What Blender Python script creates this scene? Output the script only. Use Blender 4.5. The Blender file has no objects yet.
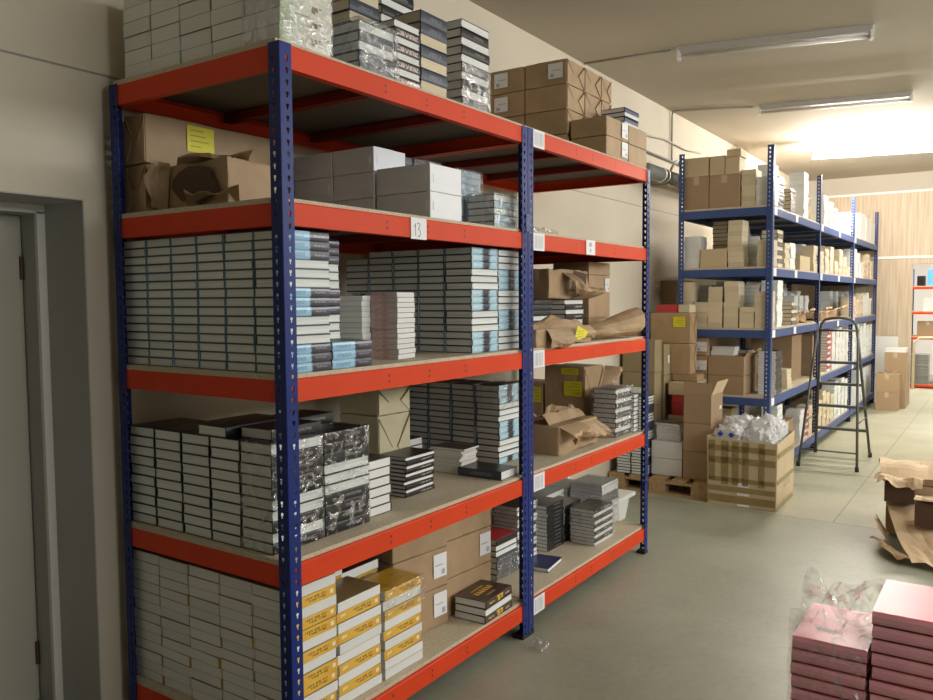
import bpy, bmesh, math, random
from mathutils import Vector, Matrix, noise

random.seed(7)
SC = bpy.context.scene
COL = SC.collection
PI = math.pi
R = math.radians

# ---------------------------------------------------------------- materials
def _new(name):
    m = bpy.data.materials.new(name)
    m.use_nodes = True
    nt = m.node_tree
    b = nt.nodes['Principled BSDF']
    return m, nt, b

def mat(name, col, rough=0.6, var=0.0, scale=6.0, bump=0.0, bscale=40.0, metal=0.0, spec=0.5, rand=0.0, stretch=None, coord='Object', detail=4.0):
    """Principled material with an optional noise tint, per object tint and bump."""
    m, nt, b = _new(name)
    N, L = nt.nodes, nt.links
    b.inputs['Roughness'].default_value = rough
    b.inputs['Metallic'].default_value = metal
    b.inputs['Specular IOR Level'].default_value = spec
    b.inputs['Base Color'].default_value = (*col, 1)
    vec = None
    if var or bump:
        tc = N.new('ShaderNodeTexCoord')
        vec = tc.outputs[coord]
        if stretch:
            mp = N.new('ShaderNodeMapping')
            mp.inputs['Scale'].default_value = stretch
            L.new(vec, mp.inputs['Vector'])
            vec = mp.outputs['Vector']
    out = None
    if var:
        n = N.new('ShaderNodeTexNoise')
        n.inputs['Scale'].default_value = scale
        n.inputs['Detail'].default_value = detail
        L.new(vec, n.inputs['Vector'])
        r = N.new('ShaderNodeMapRange')
        r.inputs['From Min'].default_value = 0.3
        r.inputs['From Max'].default_value = 0.7
        r.inputs['To Min'].default_value = 1 - var
        r.inputs['To Max'].default_value = 1 + var
        L.new(n.outputs['Fac'], r.inputs['Value'])
        out = r.outputs['Result']
    if rand:
        oi = N.new('ShaderNodeObjectInfo')
        r2 = N.new('ShaderNodeMapRange')
        r2.inputs['To Min'].default_value = 1 - rand
        r2.inputs['To Max'].default_value = 1 + rand
        L.new(oi.outputs['Random'], r2.inputs['Value'])
        if out:
            mu = N.new('ShaderNodeMath'); mu.operation = 'MULTIPLY'
            L.new(out, mu.inputs[0]); L.new(r2.outputs['Result'], mu.inputs[1])
            out = mu.outputs[0]
        else:
            out = r2.outputs['Result']
    if out:
        vm = N.new('ShaderNodeVectorMath'); vm.operation = 'SCALE'
        vm.inputs[0].default_value = col
        L.new(out, vm.inputs['Scale'])
        L.new(vm.outputs['Vector'], b.inputs['Base Color'])
    if bump:
        n2 = N.new('ShaderNodeTexNoise')
        n2.inputs['Scale'].default_value = bscale
        n2.inputs['Detail'].default_value = 5
        L.new(vec, n2.inputs['Vector'])
        bp = N.new('ShaderNodeBump')
        bp.inputs['Strength'].default_value = bump
        bp.inputs['Distance'].default_value = 0.01
        L.new(n2.outputs['Fac'], bp.inputs['Height'])
        L.new(bp.outputs['Normal'], b.inputs['Normal'])
    return m

def bands(name, stops, axis='X', wav=0.0, ink=None, rough=0.35, rand=0.0, coat=0.3):
    """Colour bands across the generated box of a part (a printed spine); ink adds a noisy block of small print."""
    m, nt, b = _new(name)
    N, L = nt.nodes, nt.links
    tc = N.new('ShaderNodeTexCoord')
    sp = N.new('ShaderNodeSeparateXYZ')
    L.new(tc.outputs['Generated'], sp.inputs['Vector'])
    v = sp.outputs[axis]
    if wav:
        n = N.new('ShaderNodeTexNoise'); n.inputs['Scale'].default_value = 5
        L.new(tc.outputs['Generated'], n.inputs['Vector'])
        a = N.new('ShaderNodeMath'); a.operation = 'MULTIPLY_ADD'
        a.inputs[1].default_value = wav; a.inputs[2].default_value = -wav / 2
        L.new(n.outputs['Fac'], a.inputs[0])
        a2 = N.new('ShaderNodeMath'); a2.operation = 'ADD'
        L.new(v, a2.inputs[0]); L.new(a.outputs[0], a2.inputs[1])
        v = a2.outputs[0]
    cr = N.new('ShaderNodeValToRGB')
    cr.color_ramp.interpolation = 'LINEAR'
    els = cr.color_ramp.elements
    while len(els) > 1: els.remove(els[0])
    els[0].position = stops[0][0]; els[0].color = (*stops[0][1], 1)
    for p, c in stops[1:]:
        e = els.new(p); e.color = (*c, 1)
    L.new(v, cr.inputs['Fac'])
    col = cr.outputs['Color']
    if ink:
        for (x0, x1, z0, z1, c, sx, sz) in ink:
            mp = N.new('ShaderNodeMapping'); mp.inputs['Scale'].default_value = (sx, 1, sz)
            L.new(tc.outputs['Generated'], mp.inputs['Vector'])
            nz = N.new('ShaderNodeTexNoise'); nz.inputs['Scale'].default_value = 1; nz.inputs['Detail'].default_value = 2
            L.new(mp.outputs['Vector'], nz.inputs['Vector'])
            g = N.new('ShaderNodeMath'); g.operation = 'GREATER_THAN'; g.inputs[1].default_value = 0.47
            L.new(nz.outputs['Fac'], g.inputs[0])
            f = g.outputs[0]
            for ax, lo, hi in (('X', x0, x1), ('Z', z0, z1)):
                for op, val in (('GREATER_THAN', lo), ('LESS_THAN', hi)):
                    t = N.new('ShaderNodeMath'); t.operation = op; t.inputs[1].default_value = val
                    L.new(sp.outputs[ax], t.inputs[0])
                    mu = N.new('ShaderNodeMath'); mu.operation = 'MULTIPLY'
                    L.new(f, mu.inputs[0]); L.new(t.outputs[0], mu.inputs[1])
                    f = mu.outputs[0]
            mx = N.new('ShaderNodeMixRGB'); mx.inputs['Color2'].default_value = (*c, 1)
            L.new(f, mx.inputs['Fac']); L.new(col, mx.inputs['Color1'])
            col = mx.outputs['Color']
    L.new(col, b.inputs['Base Color'])
    b.inputs['Roughness'].default_value = rough
    b.inputs['Coat Weight'].default_value = coat
    return m

def plastic_mat(name, tint=(1, 1, 1), lo=0.06, hi=0.6, milky=0.0, fmin=0.35):
    """Clear crinkled film: mostly transparent with bright glossy crinkles."""
    m = bpy.data.materials.new(name); m.use_nodes = True
    nt = m.node_tree; N, L = nt.nodes, nt.links
    for n in list(N): N.remove(n)
    o = N.new('ShaderNodeOutputMaterial')
    tc = N.new('ShaderNodeTexCoord')
    n1 = N.new('ShaderNodeTexNoise'); n1.inputs['Scale'].default_value = 22; n1.inputs['Detail'].default_value = 5; n1.inputs['Distortion'].default_value = 1.2
    L.new(tc.outputs['Object'], n1.inputs['Vector'])
    bp = N.new('ShaderNodeBump'); bp.inputs['Strength'].default_value = 1.0; bp.inputs['Distance'].default_value = 0.02
    L.new(n1.outputs['Fac'], bp.inputs['Height'])
    tr = N.new('ShaderNodeBsdfTransparent'); tr.inputs['Color'].default_value = (0.97 * tint[0], 0.97 * tint[1], 0.97 * tint[2], 1)
    gl = N.new('ShaderNodeBsdfGlossy'); gl.inputs['Roughness'].default_value = 0.16
    L.new(bp.outputs['Normal'], gl.inputs['Normal'])
    df = N.new('ShaderNodeBsdfDiffuse'); df.inputs['Color'].default_value = (0.85, 0.85, 0.84, 1)
    r = N.new('ShaderNodeMapRange'); r.inputs['From Min'].default_value = fmin; r.inputs['From Max'].default_value = 0.72
    r.inputs['To Min'].default_value = lo; r.inputs['To Max'].default_value = hi
    L.new(n1.outputs['Fac'], r.inputs['Value'])
    mx = N.new('ShaderNodeMixShader')
    L.new(r.outputs['Result'], mx.inputs['Fac']); L.new(tr.outputs[0], mx.inputs[1]); L.new(gl.outputs[0], mx.inputs[2])
    last = mx.outputs[0]
    if milky:
        m2 = N.new('ShaderNodeMixShader'); m2.inputs['Fac'].default_value = milky
        L.new(last, m2.inputs[1]); L.new(df.outputs[0], m2.inputs[2]); last = m2.outputs[0]
    L.new(last, o.inputs['Surface'])
    return m

def chip_mat(name, base, dark):
    m, nt, b = _new(name); N, L = nt.nodes, nt.links
    tc = N.new('ShaderNodeTexCoord')
    v = N.new('ShaderNodeTexVoronoi'); v.inputs['Scale'].default_value = 320
    L.new(tc.outputs['Object'], v.inputs['Vector'])
    mx = N.new('ShaderNodeMixRGB'); mx.inputs['Color1'].default_value = (*dark, 1); mx.inputs['Color2'].default_value = (*base, 1)
    sp = N.new('ShaderNodeSeparateXYZ'); L.new(v.outputs['Color'], sp.inputs[0])
    r = N.new('ShaderNodeMapRange'); r.inputs['From Min'].default_value = 0.0; r.inputs['From Max'].default_value = 0.45
    L.new(sp.outputs['X'], r.inputs['Value']); L.new(r.outputs['Result'], mx.inputs['Fac'])
    L.new(mx.outputs['Color'], b.inputs['Base Color']); b.inputs['Roughness'].default_value = 0.75
    return m

def floor_mat():
    m, nt, b = _new('concrete_floor'); N, L = nt.nodes, nt.links
    tc = N.new('ShaderNodeTexCoord')
    n1 = N.new('ShaderNodeTexNoise'); n1.inputs['Scale'].default_value = 1.3; n1.inputs['Detail'].default_value = 9; n1.inputs['Roughness'].default_value = 0.65
    n2 = N.new('ShaderNodeTexNoise'); n2.inputs['Scale'].default_value = 30; n2.inputs['Detail'].default_value = 6
    L.new(tc.outputs['Object'], n1.inputs['Vector']); L.new(tc.outputs['Object'], n2.inputs['Vector'])
    ad = N.new('ShaderNodeMath'); ad.operation = 'MULTIPLY_ADD'; ad.inputs[1].default_value = 0.35
    L.new(n2.outputs['Fac'], ad.inputs[0]); L.new(n1.outputs['Fac'], ad.inputs[2])
    cr = N.new('ShaderNodeValToRGB')
    cr.color_ramp.elements[0].position = 0.45; cr.color_ramp.elements[0].color = (0.245, 0.25, 0.185, 1)
    cr.color_ramp.elements[1].position = 0.95; cr.color_ramp.elements[1].color = (0.375, 0.375, 0.285, 1)
    L.new(ad.outputs[0], cr.inputs['Fac'])
    sp = N.new('ShaderNodeSeparateXYZ'); L.new(tc.outputs['Object'], sp.inputs[0])
    # paler slab beyond x = 4.35, thin joints at x = 4.35, x = 6.15 and y = -0.86
    g = N.new('ShaderNodeMath'); g.operation = 'GREATER_THAN'; g.inputs[1].default_value = 4.4; L.new(sp.outputs['X'], g.inputs[0])
    mx = N.new('ShaderNodeMixRGB'); mx.blend_type = 'MULTIPLY'; mx.inputs['Color2'].default_value = (1.22, 1.18, 1.10, 1)
    L.new(g.outputs[0], mx.inputs['Fac']); L.new(cr.outputs['Color'], mx.inputs['Color1'])
    col = mx.outputs['Color']
    for ax, at, w in (('X', 6.15, 0.018), ('Y', -0.86, 0.006), ('X', 4.4, 0.008)):
        s = N.new('ShaderNodeMath'); s.operation = 'SUBTRACT'; s.inputs[1].default_value = at; L.new(sp.outputs[ax], s.inputs[0])
        a = N.new('ShaderNodeMath'); a.operation = 'ABSOLUTE'; L.new(s.outputs[0], a.inputs[0])
        l = N.new('ShaderNodeMath'); l.operation = 'LESS_THAN'; l.inputs[1].default_value = w; L.new(a.outputs[0], l.inputs[0])
        f = N.new('ShaderNodeMath'); f.operation = 'MULTIPLY'; f.inputs[1].default_value = 0.55; L.new(l.outputs[0], f.inputs[0])
        x2 = N.new('ShaderNodeMixRGB'); x2.inputs['Color2'].default_value = (0.12, 0.115, 0.1, 1)
        if ax == 'Y':
            gg = N.new('ShaderNodeMath'); gg.operation = 'MULTIPLY'; L.new(f.outputs[0], gg.inputs[0]); L.new(g.outputs[0], gg.inputs[1]); f = gg
        L.new(f.outputs[0], x2.inputs['Fac']); L.new(col, x2.inputs['Color1']); col = x2.outputs['Color']
    L.new(col, b.inputs['Base Color'])
    b.inputs['Roughness'].default_value = 0.42
    bp = N.new('ShaderNodeBump'); bp.inputs['Strength'].default_value = 0.12; L.new(n2.outputs['Fac'], bp.inputs['Height']); L.new(bp.outputs['Normal'], b.inputs['Normal'])
    return m

def panel_mat():
    m, nt, b = _new('wood_panel'); N, L = nt.nodes, nt.links
    tc = N.new('ShaderNodeTexCoord')
    mp = N.new('ShaderNodeMapping'); mp.inputs['Scale'].default_value = (1, 14, 0.7); L.new(tc.outputs['Object'], mp.inputs['Vector'])
    n = N.new('ShaderNodeTexNoise'); n.inputs['Scale'].default_value = 2.2; n.inputs['Detail'].default_value = 6; L.new(mp.outputs['Vector'], n.inputs['Vector'])
    cr = N.new('ShaderNodeValToRGB')
    cr.color_ramp.elements[0].position = 0.3; cr.color_ramp.elements[0].color = (0.43, 0.33, 0.225, 1)
    cr.color_ramp.elements[1].position = 0.7; cr.color_ramp.elements[1].color = (0.58, 0.47, 0.345, 1)
    L.new(n.outputs['Fac'], cr.inputs['Fac']); L.new(cr.outputs['Color'], b.inputs['Base Color'])
    b.inputs['Roughness'].default_value = 0.5
    return m

def emit_mat(name, col, s):
    m, nt, b = _new(name)
    b.inputs['Base Color'].default_value = (*col, 1)
    b.inputs['Emission Color'].default_value = (*col, 1)
    b.inputs['Emission Strength'].default_value = s
    return m

M = dict(
    wall=mat('wall_plaster', (0.62, 0.55, 0.435), 0.8, 0.06, 1.2, 0.08, 30),
    ceiling=mat('ceiling_plaster', (0.46, 0.415, 0.345), 0.85, 0.05, 1.0),
    dark_wall=mat('dark_wall', (0.10, 0.095, 0.085), 0.8, 0.1, 2),
    floor=floor_mat(), panel=panel_mat(),
    white=mat('white_paint', (0.75, 0.74, 0.70), 0.5),
    reveal=mat('door_reveal_grey', (0.42, 0.42, 0.40), 0.7, 0.05, 3),
    leaf=mat('door_leaf_grey', (0.50, 0.475, 0.39), 0.55, 0.04, 2),
    blue=mat('blue_enamel', (0.010, 0.026, 0.165), 0.42, 0.08, 5, spec=0.25),
    blue2=mat('blue_enamel_bright', (0.050, 0.088, 0.235), 0.45, 0.08, 5, spec=0.3),
    foot=mat('black_rubber', (0.015, 0.015, 0.018), 0.6),
    red=mat('orange_red_enamel', (0.66, 0.055, 0.012), 0.5, 0.05, 4, spec=0.2),
    rivet=mat('rivet_dark', (0.06, 0.012, 0.008), 0.5),
    chip=chip_mat('chipboard', (0.58, 0.50, 0.36), (0.40, 0.32, 0.21)),
    under=mat('board_underside_shade', (0.13, 0.105, 0.08), 0.8, 0.1, 3),  # dark tone paints in the shade below the boards
    red_shade=mat('beam_red_shade', (0.20, 0.022, 0.010), 0.7, 0.05, 4, spec=0.1),  # red darkened so the crossbars carry painted shade under the shelves
    pack=mat('pack_paper', (0.84, 0.85, 0.87), 0.55, 0.03, 6),
    paper=mat('label_paper', (0.80, 0.80, 0.80), 0.6),
    ink=mat('label_ink', (0.12, 0.12, 0.14), 0.6),
    faint=mat('barcode_ink', (0.42, 0.42, 0.46), 0.6),
    yellow=mat('yellow_label', (0.75, 0.66, 0.02), 0.5),
    ypr=mat('yellow_label_print', (0.42, 0.36, 0.02), 0.5),
    kraft=mat('kraft_paper', (0.41, 0.275, 0.15), 0.62, 0.10, 7, 0.25, 18, rand=0.06),
    kraft_in=mat('kraft_dark_and_shade', (0.10, 0.055, 0.03), 0.8, 0.1, 7),  # paints shade inside torn and open parcels; dark carton ends share it
    kraft_pale=mat('kraft_pale', (0.66, 0.49, 0.30), 0.6, 0.10, 6, 0.3, 14),
    crease=mat('kraft_crease_shade', (0.12, 0.065, 0.03), 0.8),  # dark line colour standing in for shade in the folds
    carton=mat('carton_board', (0.36, 0.245, 0.14), 0.7, 0.06, 4, rand=0.07),
    carton_pale=mat('carton_pale', (0.56, 0.44, 0.27), 0.7, 0.05, 4, rand=0.05),
    carton_olive=mat('carton_olive', (0.30, 0.235, 0.125), 0.7, 0.06, 4, rand=0.06),
    tape=mat('brown_tape', (0.30, 0.215, 0.085), 0.28, 0.1, 8),
    tape_pale=mat('clear_tape', (0.50, 0.40, 0.27), 0.25),
    cream_card=mat('cream_card', (0.62, 0.55, 0.36), 0.6, 0.06, 5, rand=0.05),
    page=mat('page_grey', (0.74, 0.76, 0.73), 0.75, 0.16, 3, stretch=(1, 1, 160), rand=0.06),
    page_white=mat('page_white', (0.74, 0.735, 0.70), 0.7, 0.07, 3, stretch=(1, 1, 200), rand=0.05),
    page_cream=mat('page_cream', (0.66, 0.56, 0.38), 0.7, 0.10, 3, stretch=(1, 1, 160), rand=0.08),
    page_pink=mat('page_pinkish', (0.66, 0.40, 0.40), 0.7, 0.10, 3, stretch=(1, 1, 160)),
    cov_dark=mat('cover_dark', (0.020, 0.026, 0.030), 0.35, rand=0.2),
    cov_teal=mat('cover_teal', (0.03, 0.07, 0.08), 0.4),
    cov_black=mat('cover_black', (0.012, 0.012, 0.014), 0.3, 0.3, 8),
    cov_grey=mat('cover_grey', (0.20, 0.205, 0.20), 0.4, 0.2, 8),
    cov_white=mat('cover_white', (0.70, 0.70, 0.68), 0.4, 0.04, 8),
    cov_pink=mat('cover_pink', (0.88, 0.21, 0.31), 0.36, 0.06, 5, spec=0.4),
    sp_pink=mat('spine_pink', (0.92, 0.44, 0.50), 0.45, 0.08, 5, spec=0.3),
    cov_red=mat('cover_red', (0.50, 0.035, 0.035), 0.4, rand=0.1),
    cov_cream=mat('cover_cream', (0.62, 0.54, 0.38), 0.5, rand=0.12),
    cov_pinkish=mat('cover_pale_pink', (0.60, 0.42, 0.38), 0.5, rand=0.15),
    cov_navy=mat('cover_navy', (0.02, 0.025, 0.10), 0.35),
    cov_straw=mat('cover_straw', (0.28, 0.23, 0.14), 0.5, rand=0.1),
    cov_tan=mat('cover_tan', (0.30, 0.195, 0.085), 0.25, 0.2, 5),
    cov_yellow=mat('cover_yellow', (0.72, 0.40, 0.03), 0.35, 0.15, 9),
    film=plastic_mat('clear_film', lo=0.04, hi=0.48, milky=0.05),
    film2=plastic_mat('clear_film_soft', lo=0.03, hi=0.36),
    film3=plastic_mat('clear_film_tight', lo=0.0, hi=0.62, fmin=0.47),
    bag=plastic_mat('milky_bag', lo=0.12, hi=0.55, milky=0.5),
    wood=mat('pallet_wood', (0.42, 0.28, 0.14), 0.75, 0.18, 3, stretch=(2, 12, 8)),
    steel=mat('dark_steel', (0.11, 0.11, 0.10), 0.42, metal=0.3),
    duct=mat('duct_grey', (0.24, 0.235, 0.21), 0.5, 0.1, 4),
    cable=mat('cable_grey', (0.33, 0.31, 0.27), 0.6),
    tube=mat('dead_tube', (0.66, 0.63, 0.58), 0.35),
    lamp=mat('lamp_housing', (0.40, 0.37, 0.33), 0.5),
    lit=emit_mat('lit_tube', (1.0, 0.93, 0.82), 1000),
    logo=mat('blue_print', (0.02, 0.08, 0.45), 0.4),
    gold=mat('gold_print', (0.70, 0.42, 0.05), 0.4),
    cov_brown=mat('cover_brown', (0.055, 0.026, 0.018), 0.3, 0.5, 6),
    white_plastic=mat('white_plastic', (0.70, 0.70, 0.66), 0.4),
    hinge=mat('hinge_rust', (0.10, 0.04, 0.028), 0.6),
    strap=mat('black_strap', (0.02, 0.02, 0.02), 0.5),
    green=mat('cover_green', (0.12, 0.20, 0.16), 0.4, 0.3, 6),
    skyblue=mat('box_blue', (0.10, 0.38, 0.72), 0.5),
)
LB, DK, BL = (0.25, 0.47, 0.67), (0.030, 0.028, 0.045), (0.012, 0.012, 0.014)
M['sp_blue'] = bands('spine_blue_dark', [(0, LB), (0.54, (0.30, 0.53, 0.70)), (0.58, DK), (1, (0.06, 0.055, 0.085))], wav=0.10, ink=[(0.1, 0.45, 0.3, 0.7, (0.15, 0.30, 0.45), 40, 5), (0.66, 0.90, 0.40, 0.60, (0.22, 0.22, 0.26), 60, 6)])
M['sp_blue2'] = bands('spine_blue_middle_dark', [(0, (0.42, 0.62, 0.72)), (0.36, (0.36, 0.58, 0.70)), (0.44, DK), (0.62, DK), (0.72, (0.40, 0.62, 0.74)), (0.93, (0.45, 0.66, 0.76)), (1, DK)], wav=0.26, ink=[(0.06, 0.34, 0.3, 0.7, (0.6, 0.75, 0.8), 30, 5)])
M['sp_black'] = bands('spine_black_print', [(0, BL), (1, BL)], ink=[(0.45, 0.80, 0.38, 0.66, (0.17, 0.17, 0.17), 44, 4)])
M['sp_stripe'] = bands('spine_pinkish_print', [(0, (0.05, 0.045, 0.05)), (1, (0.05, 0.045, 0.05))], ink=[(0.08, 0.92, 0.2, 0.8, (0.55, 0.42, 0.38), 14, 3)])
M['sp_slate'] = bands('spine_slate', [(0, (0.045, 0.055, 0.075)), (1, (0.045, 0.055, 0.075))], ink=[(0.30, 0.8, 0.3, 0.7, (0.13, 0.15, 0.18), 20, 3)])
M['sp_yellow'] = bands('spine_yellow_print', [(0, (0.72, 0.40, 0.04)), (0.5, (0.80, 0.47, 0.06)), (1, (0.70, 0.38, 0.03))], ink=[(0.36, 0.80, 0.54, 0.74, (0.27, 0.14, 0.015), 46, 2), (0.42, 0.78, 0.26, 0.46, (0.27, 0.14, 0.015), 46, 2), (0.08, 0.20, 0.25, 0.7, (0.85, 0.66, 0.35), 3, 1), (0.88, 0.95, 0.3, 0.7, (0.9, 0.75, 0.5), 3, 1)])
M['sp_brown'] = bands('spine_brown_gold', [(0, (0.055, 0.026, 0.018)), (1, (0.055, 0.026, 0.018))], ink=[(0.05, 0.32, 0.35, 0.65, (0.60, 0.42, 0.12), 22, 3), (0.40, 0.64, 0.12, 0.88, (0.75, 0.48, 0.05), 18, 2), (0.72, 0.92, 0.3, 0.6, (0.5, 0.42, 0.3), 24, 3)])
M['sp_bw'] = bands('spine_black_white_rule', [(0, BL), (1, BL)], ink=[(0.5, 0.9, 0.35, 0.7, (0.35, 0.35, 0.36), 18, 2)])
M['sp_red'] = bands('spine_reddish_print', [(0, (0.50, 0.47, 0.43)), (0.45, (0.45, 0.33, 0.30)), (0.7, (0.48, 0.30, 0.27)), (1, (0.5, 0.47, 0.43))], wav=0.2, ink=[(0.05, 0.3, 0.2, 0.8, (0.12, 0.10, 0.10), 16, 2), (0.4, 0.8, 0.2, 0.8, (0.40, 0.22, 0.20), 12, 2)])
M['sp_wrap'] = bands('spine_wrapped_blue', [(0, (0.45, 0.60, 0.68)), (0.5, (0.30, 0.45, 0.55)), (1, (0.5, 0.6, 0.66))], wav=0.5)
M['sp_green'] = bands('spine_pale_green', [(0, (0.34, 0.44, 0.22)), (0.3, (0.66, 0.68, 0.56)), (1, (0.74, 0.72, 0.60))], wav=0.3, ink=[(0.55, 0.8, 0.3, 0.8, (0.22, 0.15, 0.06), 10, 2)])

# ---------------------------------------------------------------- mesh helpers
class MB:
    def __init__(s): s.v, s.f, s.m = [], [], []
    def poly(s, pts, mi=0):
        b = len(s.v); s.v += [tuple(p) for p in pts]; s.f.append(tuple(range(b, b + len(pts)))); s.m.append(mi); return s
    def box(s, x0, x1, y0, y1, z0, z1, mi=0):
        b = len(s.v)
        s.v += [(x0, y0, z0), (x1, y0, z0), (x1, y1, z0), (x0, y1, z0), (x0, y0, z1), (x1, y0, z1), (x1, y1, z1), (x0, y1, z1)]
        for q in ((0, 3, 2, 1), (4, 5, 6, 7), (0, 1, 5, 4), (1, 2, 6, 5), (2, 3, 7, 6), (3, 0, 4, 7)):
            s.f.append(tuple(b + i for i in q)); s.m.append(mi)
        return s
    def extrude_x(s, prof, x0, x1, mi=0, mis=None, caps=True):
        """prof: list of (y, z); extruded along x. mis: material per side."""
        n = len(prof); b = len(s.v)
        s.v += [(x0, y, z) for y, z in prof] + [(x1, y, z) for y, z in prof]
        for i in range(n):
            j = (i + 1) % n
            s.f.append((b + i, b + j, b + n + j, b + n + i)); s.m.append(mis[i] if mis else mi)
        if caps:
            s.f.append(tuple(b + i for i in reversed(range(n)))); s.m.append(mi)
            s.f.append(tuple(b + n + i for i in range(n))); s.m.append(mi)
        return s
    def tube(s, pts, r, n=8, mi=0, closed_ends=True):
        pts = [Vector(p) for p in pts]; rings = []
        up0 = None
        for i, p in enumerate(pts):
            d = (pts[min(i + 1, len(pts) - 1)] - pts[max(i - 1, 0)]).normalized()
            ref = Vector((0, 0, 1)) if abs(d.z) < 0.9 else Vector((1, 0, 0))
            if up0 is not None: ref = up0
            a = d.cross(ref); 
            if a.length < 1e-4: a = d.cross(Vector((0, 1, 0)))
            a.normalize(); c = a.cross(d).normalized(); up0 = c
            b = len(s.v)
            for k in range(n):
                t = 2 * PI * k / n
                s.v.append(tuple(p + (a * math.cos(t) + c * math.sin(t)) * r))
            rings.append(b)
        for i in range(len(rings) - 1):
            for k in range(n):
                k2 = (k + 1) % n
                s.f.append((rings[i] + k, rings[i] + k2, rings[i + 1] + k2, rings[i + 1] + k)); s.m.append(mi)
        if closed_ends:
            s.f.append(tuple(rings[0] + k for k in reversed(range(n)))); s.m.append(mi)
            s.f.append(tuple(rings[-1] + k for k in range(n))); s.m.append(mi)
        return s
    def mesh(s, name, mats, smooth=False):
        me = bpy.data.meshes.new(name)
        me.from_pydata(s.v, [], s.f)
        for m in mats: me.materials.append(m)
        me.polygons.foreach_set('material_index', s.m)
        bm = bmesh.new(); bm.from_mesh(me)
        bmesh.ops.recalc_face_normals(bm, faces=bm.faces)
        bm.to_mesh(me); bm.free()
        if smooth: me.polygons.foreach_set('use_smooth', [True] * len(me.polygons))
        me.update()
        return me
    def build(s, name, mats, parent=None, smooth=False, loc=None):
        if not isinstance(mats, (list, tuple)): mats = [mats]
        return link(name, s.mesh(name, mats, smooth), parent, loc)

def link(name, me, parent=None, loc=None, rz=0.0):
    o = bpy.data.objects.new(name, me); COL.objects.link(o)
    if parent is not None: o.parent = parent
    if loc is not None: o.location = loc
    if rz: o.rotation_euler = (0, 0, rz)
    return o

LABELS = {}
def tag(o, label, cat, group=None, kind=None):
    o['label'] = label; o['category'] = cat
    if group: o['group'] = group
    if kind: o['kind'] = kind
    n = len(label.replace('-', '').split())
    if label in LABELS: print('DUP LABEL', label)
    if n > 16 or n < 4: print('LABEL LEN', n, label)
    LABELS[label] = o.name
    return o
def thing(name, label, cat, loc=(0, 0, 0), rz=0.0, group=None):
    o = bpy.data.objects.new(name, None); COL.objects.link(o)
    o.location = loc; o.rotation_euler = (0, 0, rz); o.empty_display_size = 0.05
    return tag(o, label, cat, group)
def struct(name, mb, mats, smooth=False):
    o = mb.build(name, mats, None, smooth); o['kind'] = 'structure'; return o

def crumple(me, amp, scale, seed=0, outward=True, only=None):
    off = Vector((seed * 3.7, seed * 1.3, seed * 7.1))
    nrm = [v.normal.copy() for v in me.vertices]
    for v, n in zip(me.vertices, nrm):
        if only and not only(v.co): continue
        d = noise.noise(v.co * scale + off) + 0.5 * noise.noise(v.co * scale * 2.3 + off)
        if outward: d = abs(d)
        v.co = v.co + n * d * amp
    me.update()

def soft_box(dx, dy, dz, cuts=5, bev=0.008, amp=0.0, scale=9, seed=0, open_top=False, outward=False):
    """Box standing on z=0, centred in x and y, with soft edges and slight dents."""
    bm = bmesh.new()
    bmesh.ops.create_cube(bm, size=1)
    bmesh.ops.scale(bm, vec=(dx, dy, dz), verts=bm.verts)
    bmesh.ops.translate(bm, vec=(0, 0, dz / 2), verts=bm.verts)
    if open_top:
        bmesh.ops.delete(bm, geom=[f for f in bm.faces if f.normal.z > 0.9], context='FACES')
    if bev: bmesh.ops.bevel(bm, geom=list(bm.edges), offset=bev, segments=2, affect='EDGES', profile=0.6)
    if cuts:
        es = [e for e in bm.edges if e.calc_length() > 0.04]
        bmesh.ops.subdivide_edges(bm, edges=es, cuts=cuts, use_grid_fill=True)
    me = bpy.data.meshes.new('soft_box'); bm.to_mesh(me); bm.free(); me.update()
    if amp:
        crumple(me, amp, scale, seed, outward)
        if not outward:
            for v in me.vertices:
                v.co.x = max(-dx / 2, min(dx / 2, v.co.x)); v.co.y = max(-dy / 2, min(dy / 2, v.co.y)); v.co.z = max(0.0006, min(dz, v.co.z))
    return me

ORD = ['', 'first', 'second', 'third', 'fourth', 'fifth', 'sixth', 'seventh', 'eighth', 'ninth', 'tenth', 'eleventh', 'twelfth', 'thirteenth', 'fourteenth', 'fifteenth', 'sixteenth', 'seventeenth', 'eighteenth', 'nineteenth', 'twentieth'] + ['twenty-' + w for w in 'first second third fourth fifth sixth seventh eighth ninth'.split()] + ['thirtieth']
def rank(i, n):
    """i counted from the top, 1..n"""
    if n == 1: return 'alone'
    return 'topmost' if i == 1 else 'lowest' if i == n else ORD[i] + ' from top'

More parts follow.
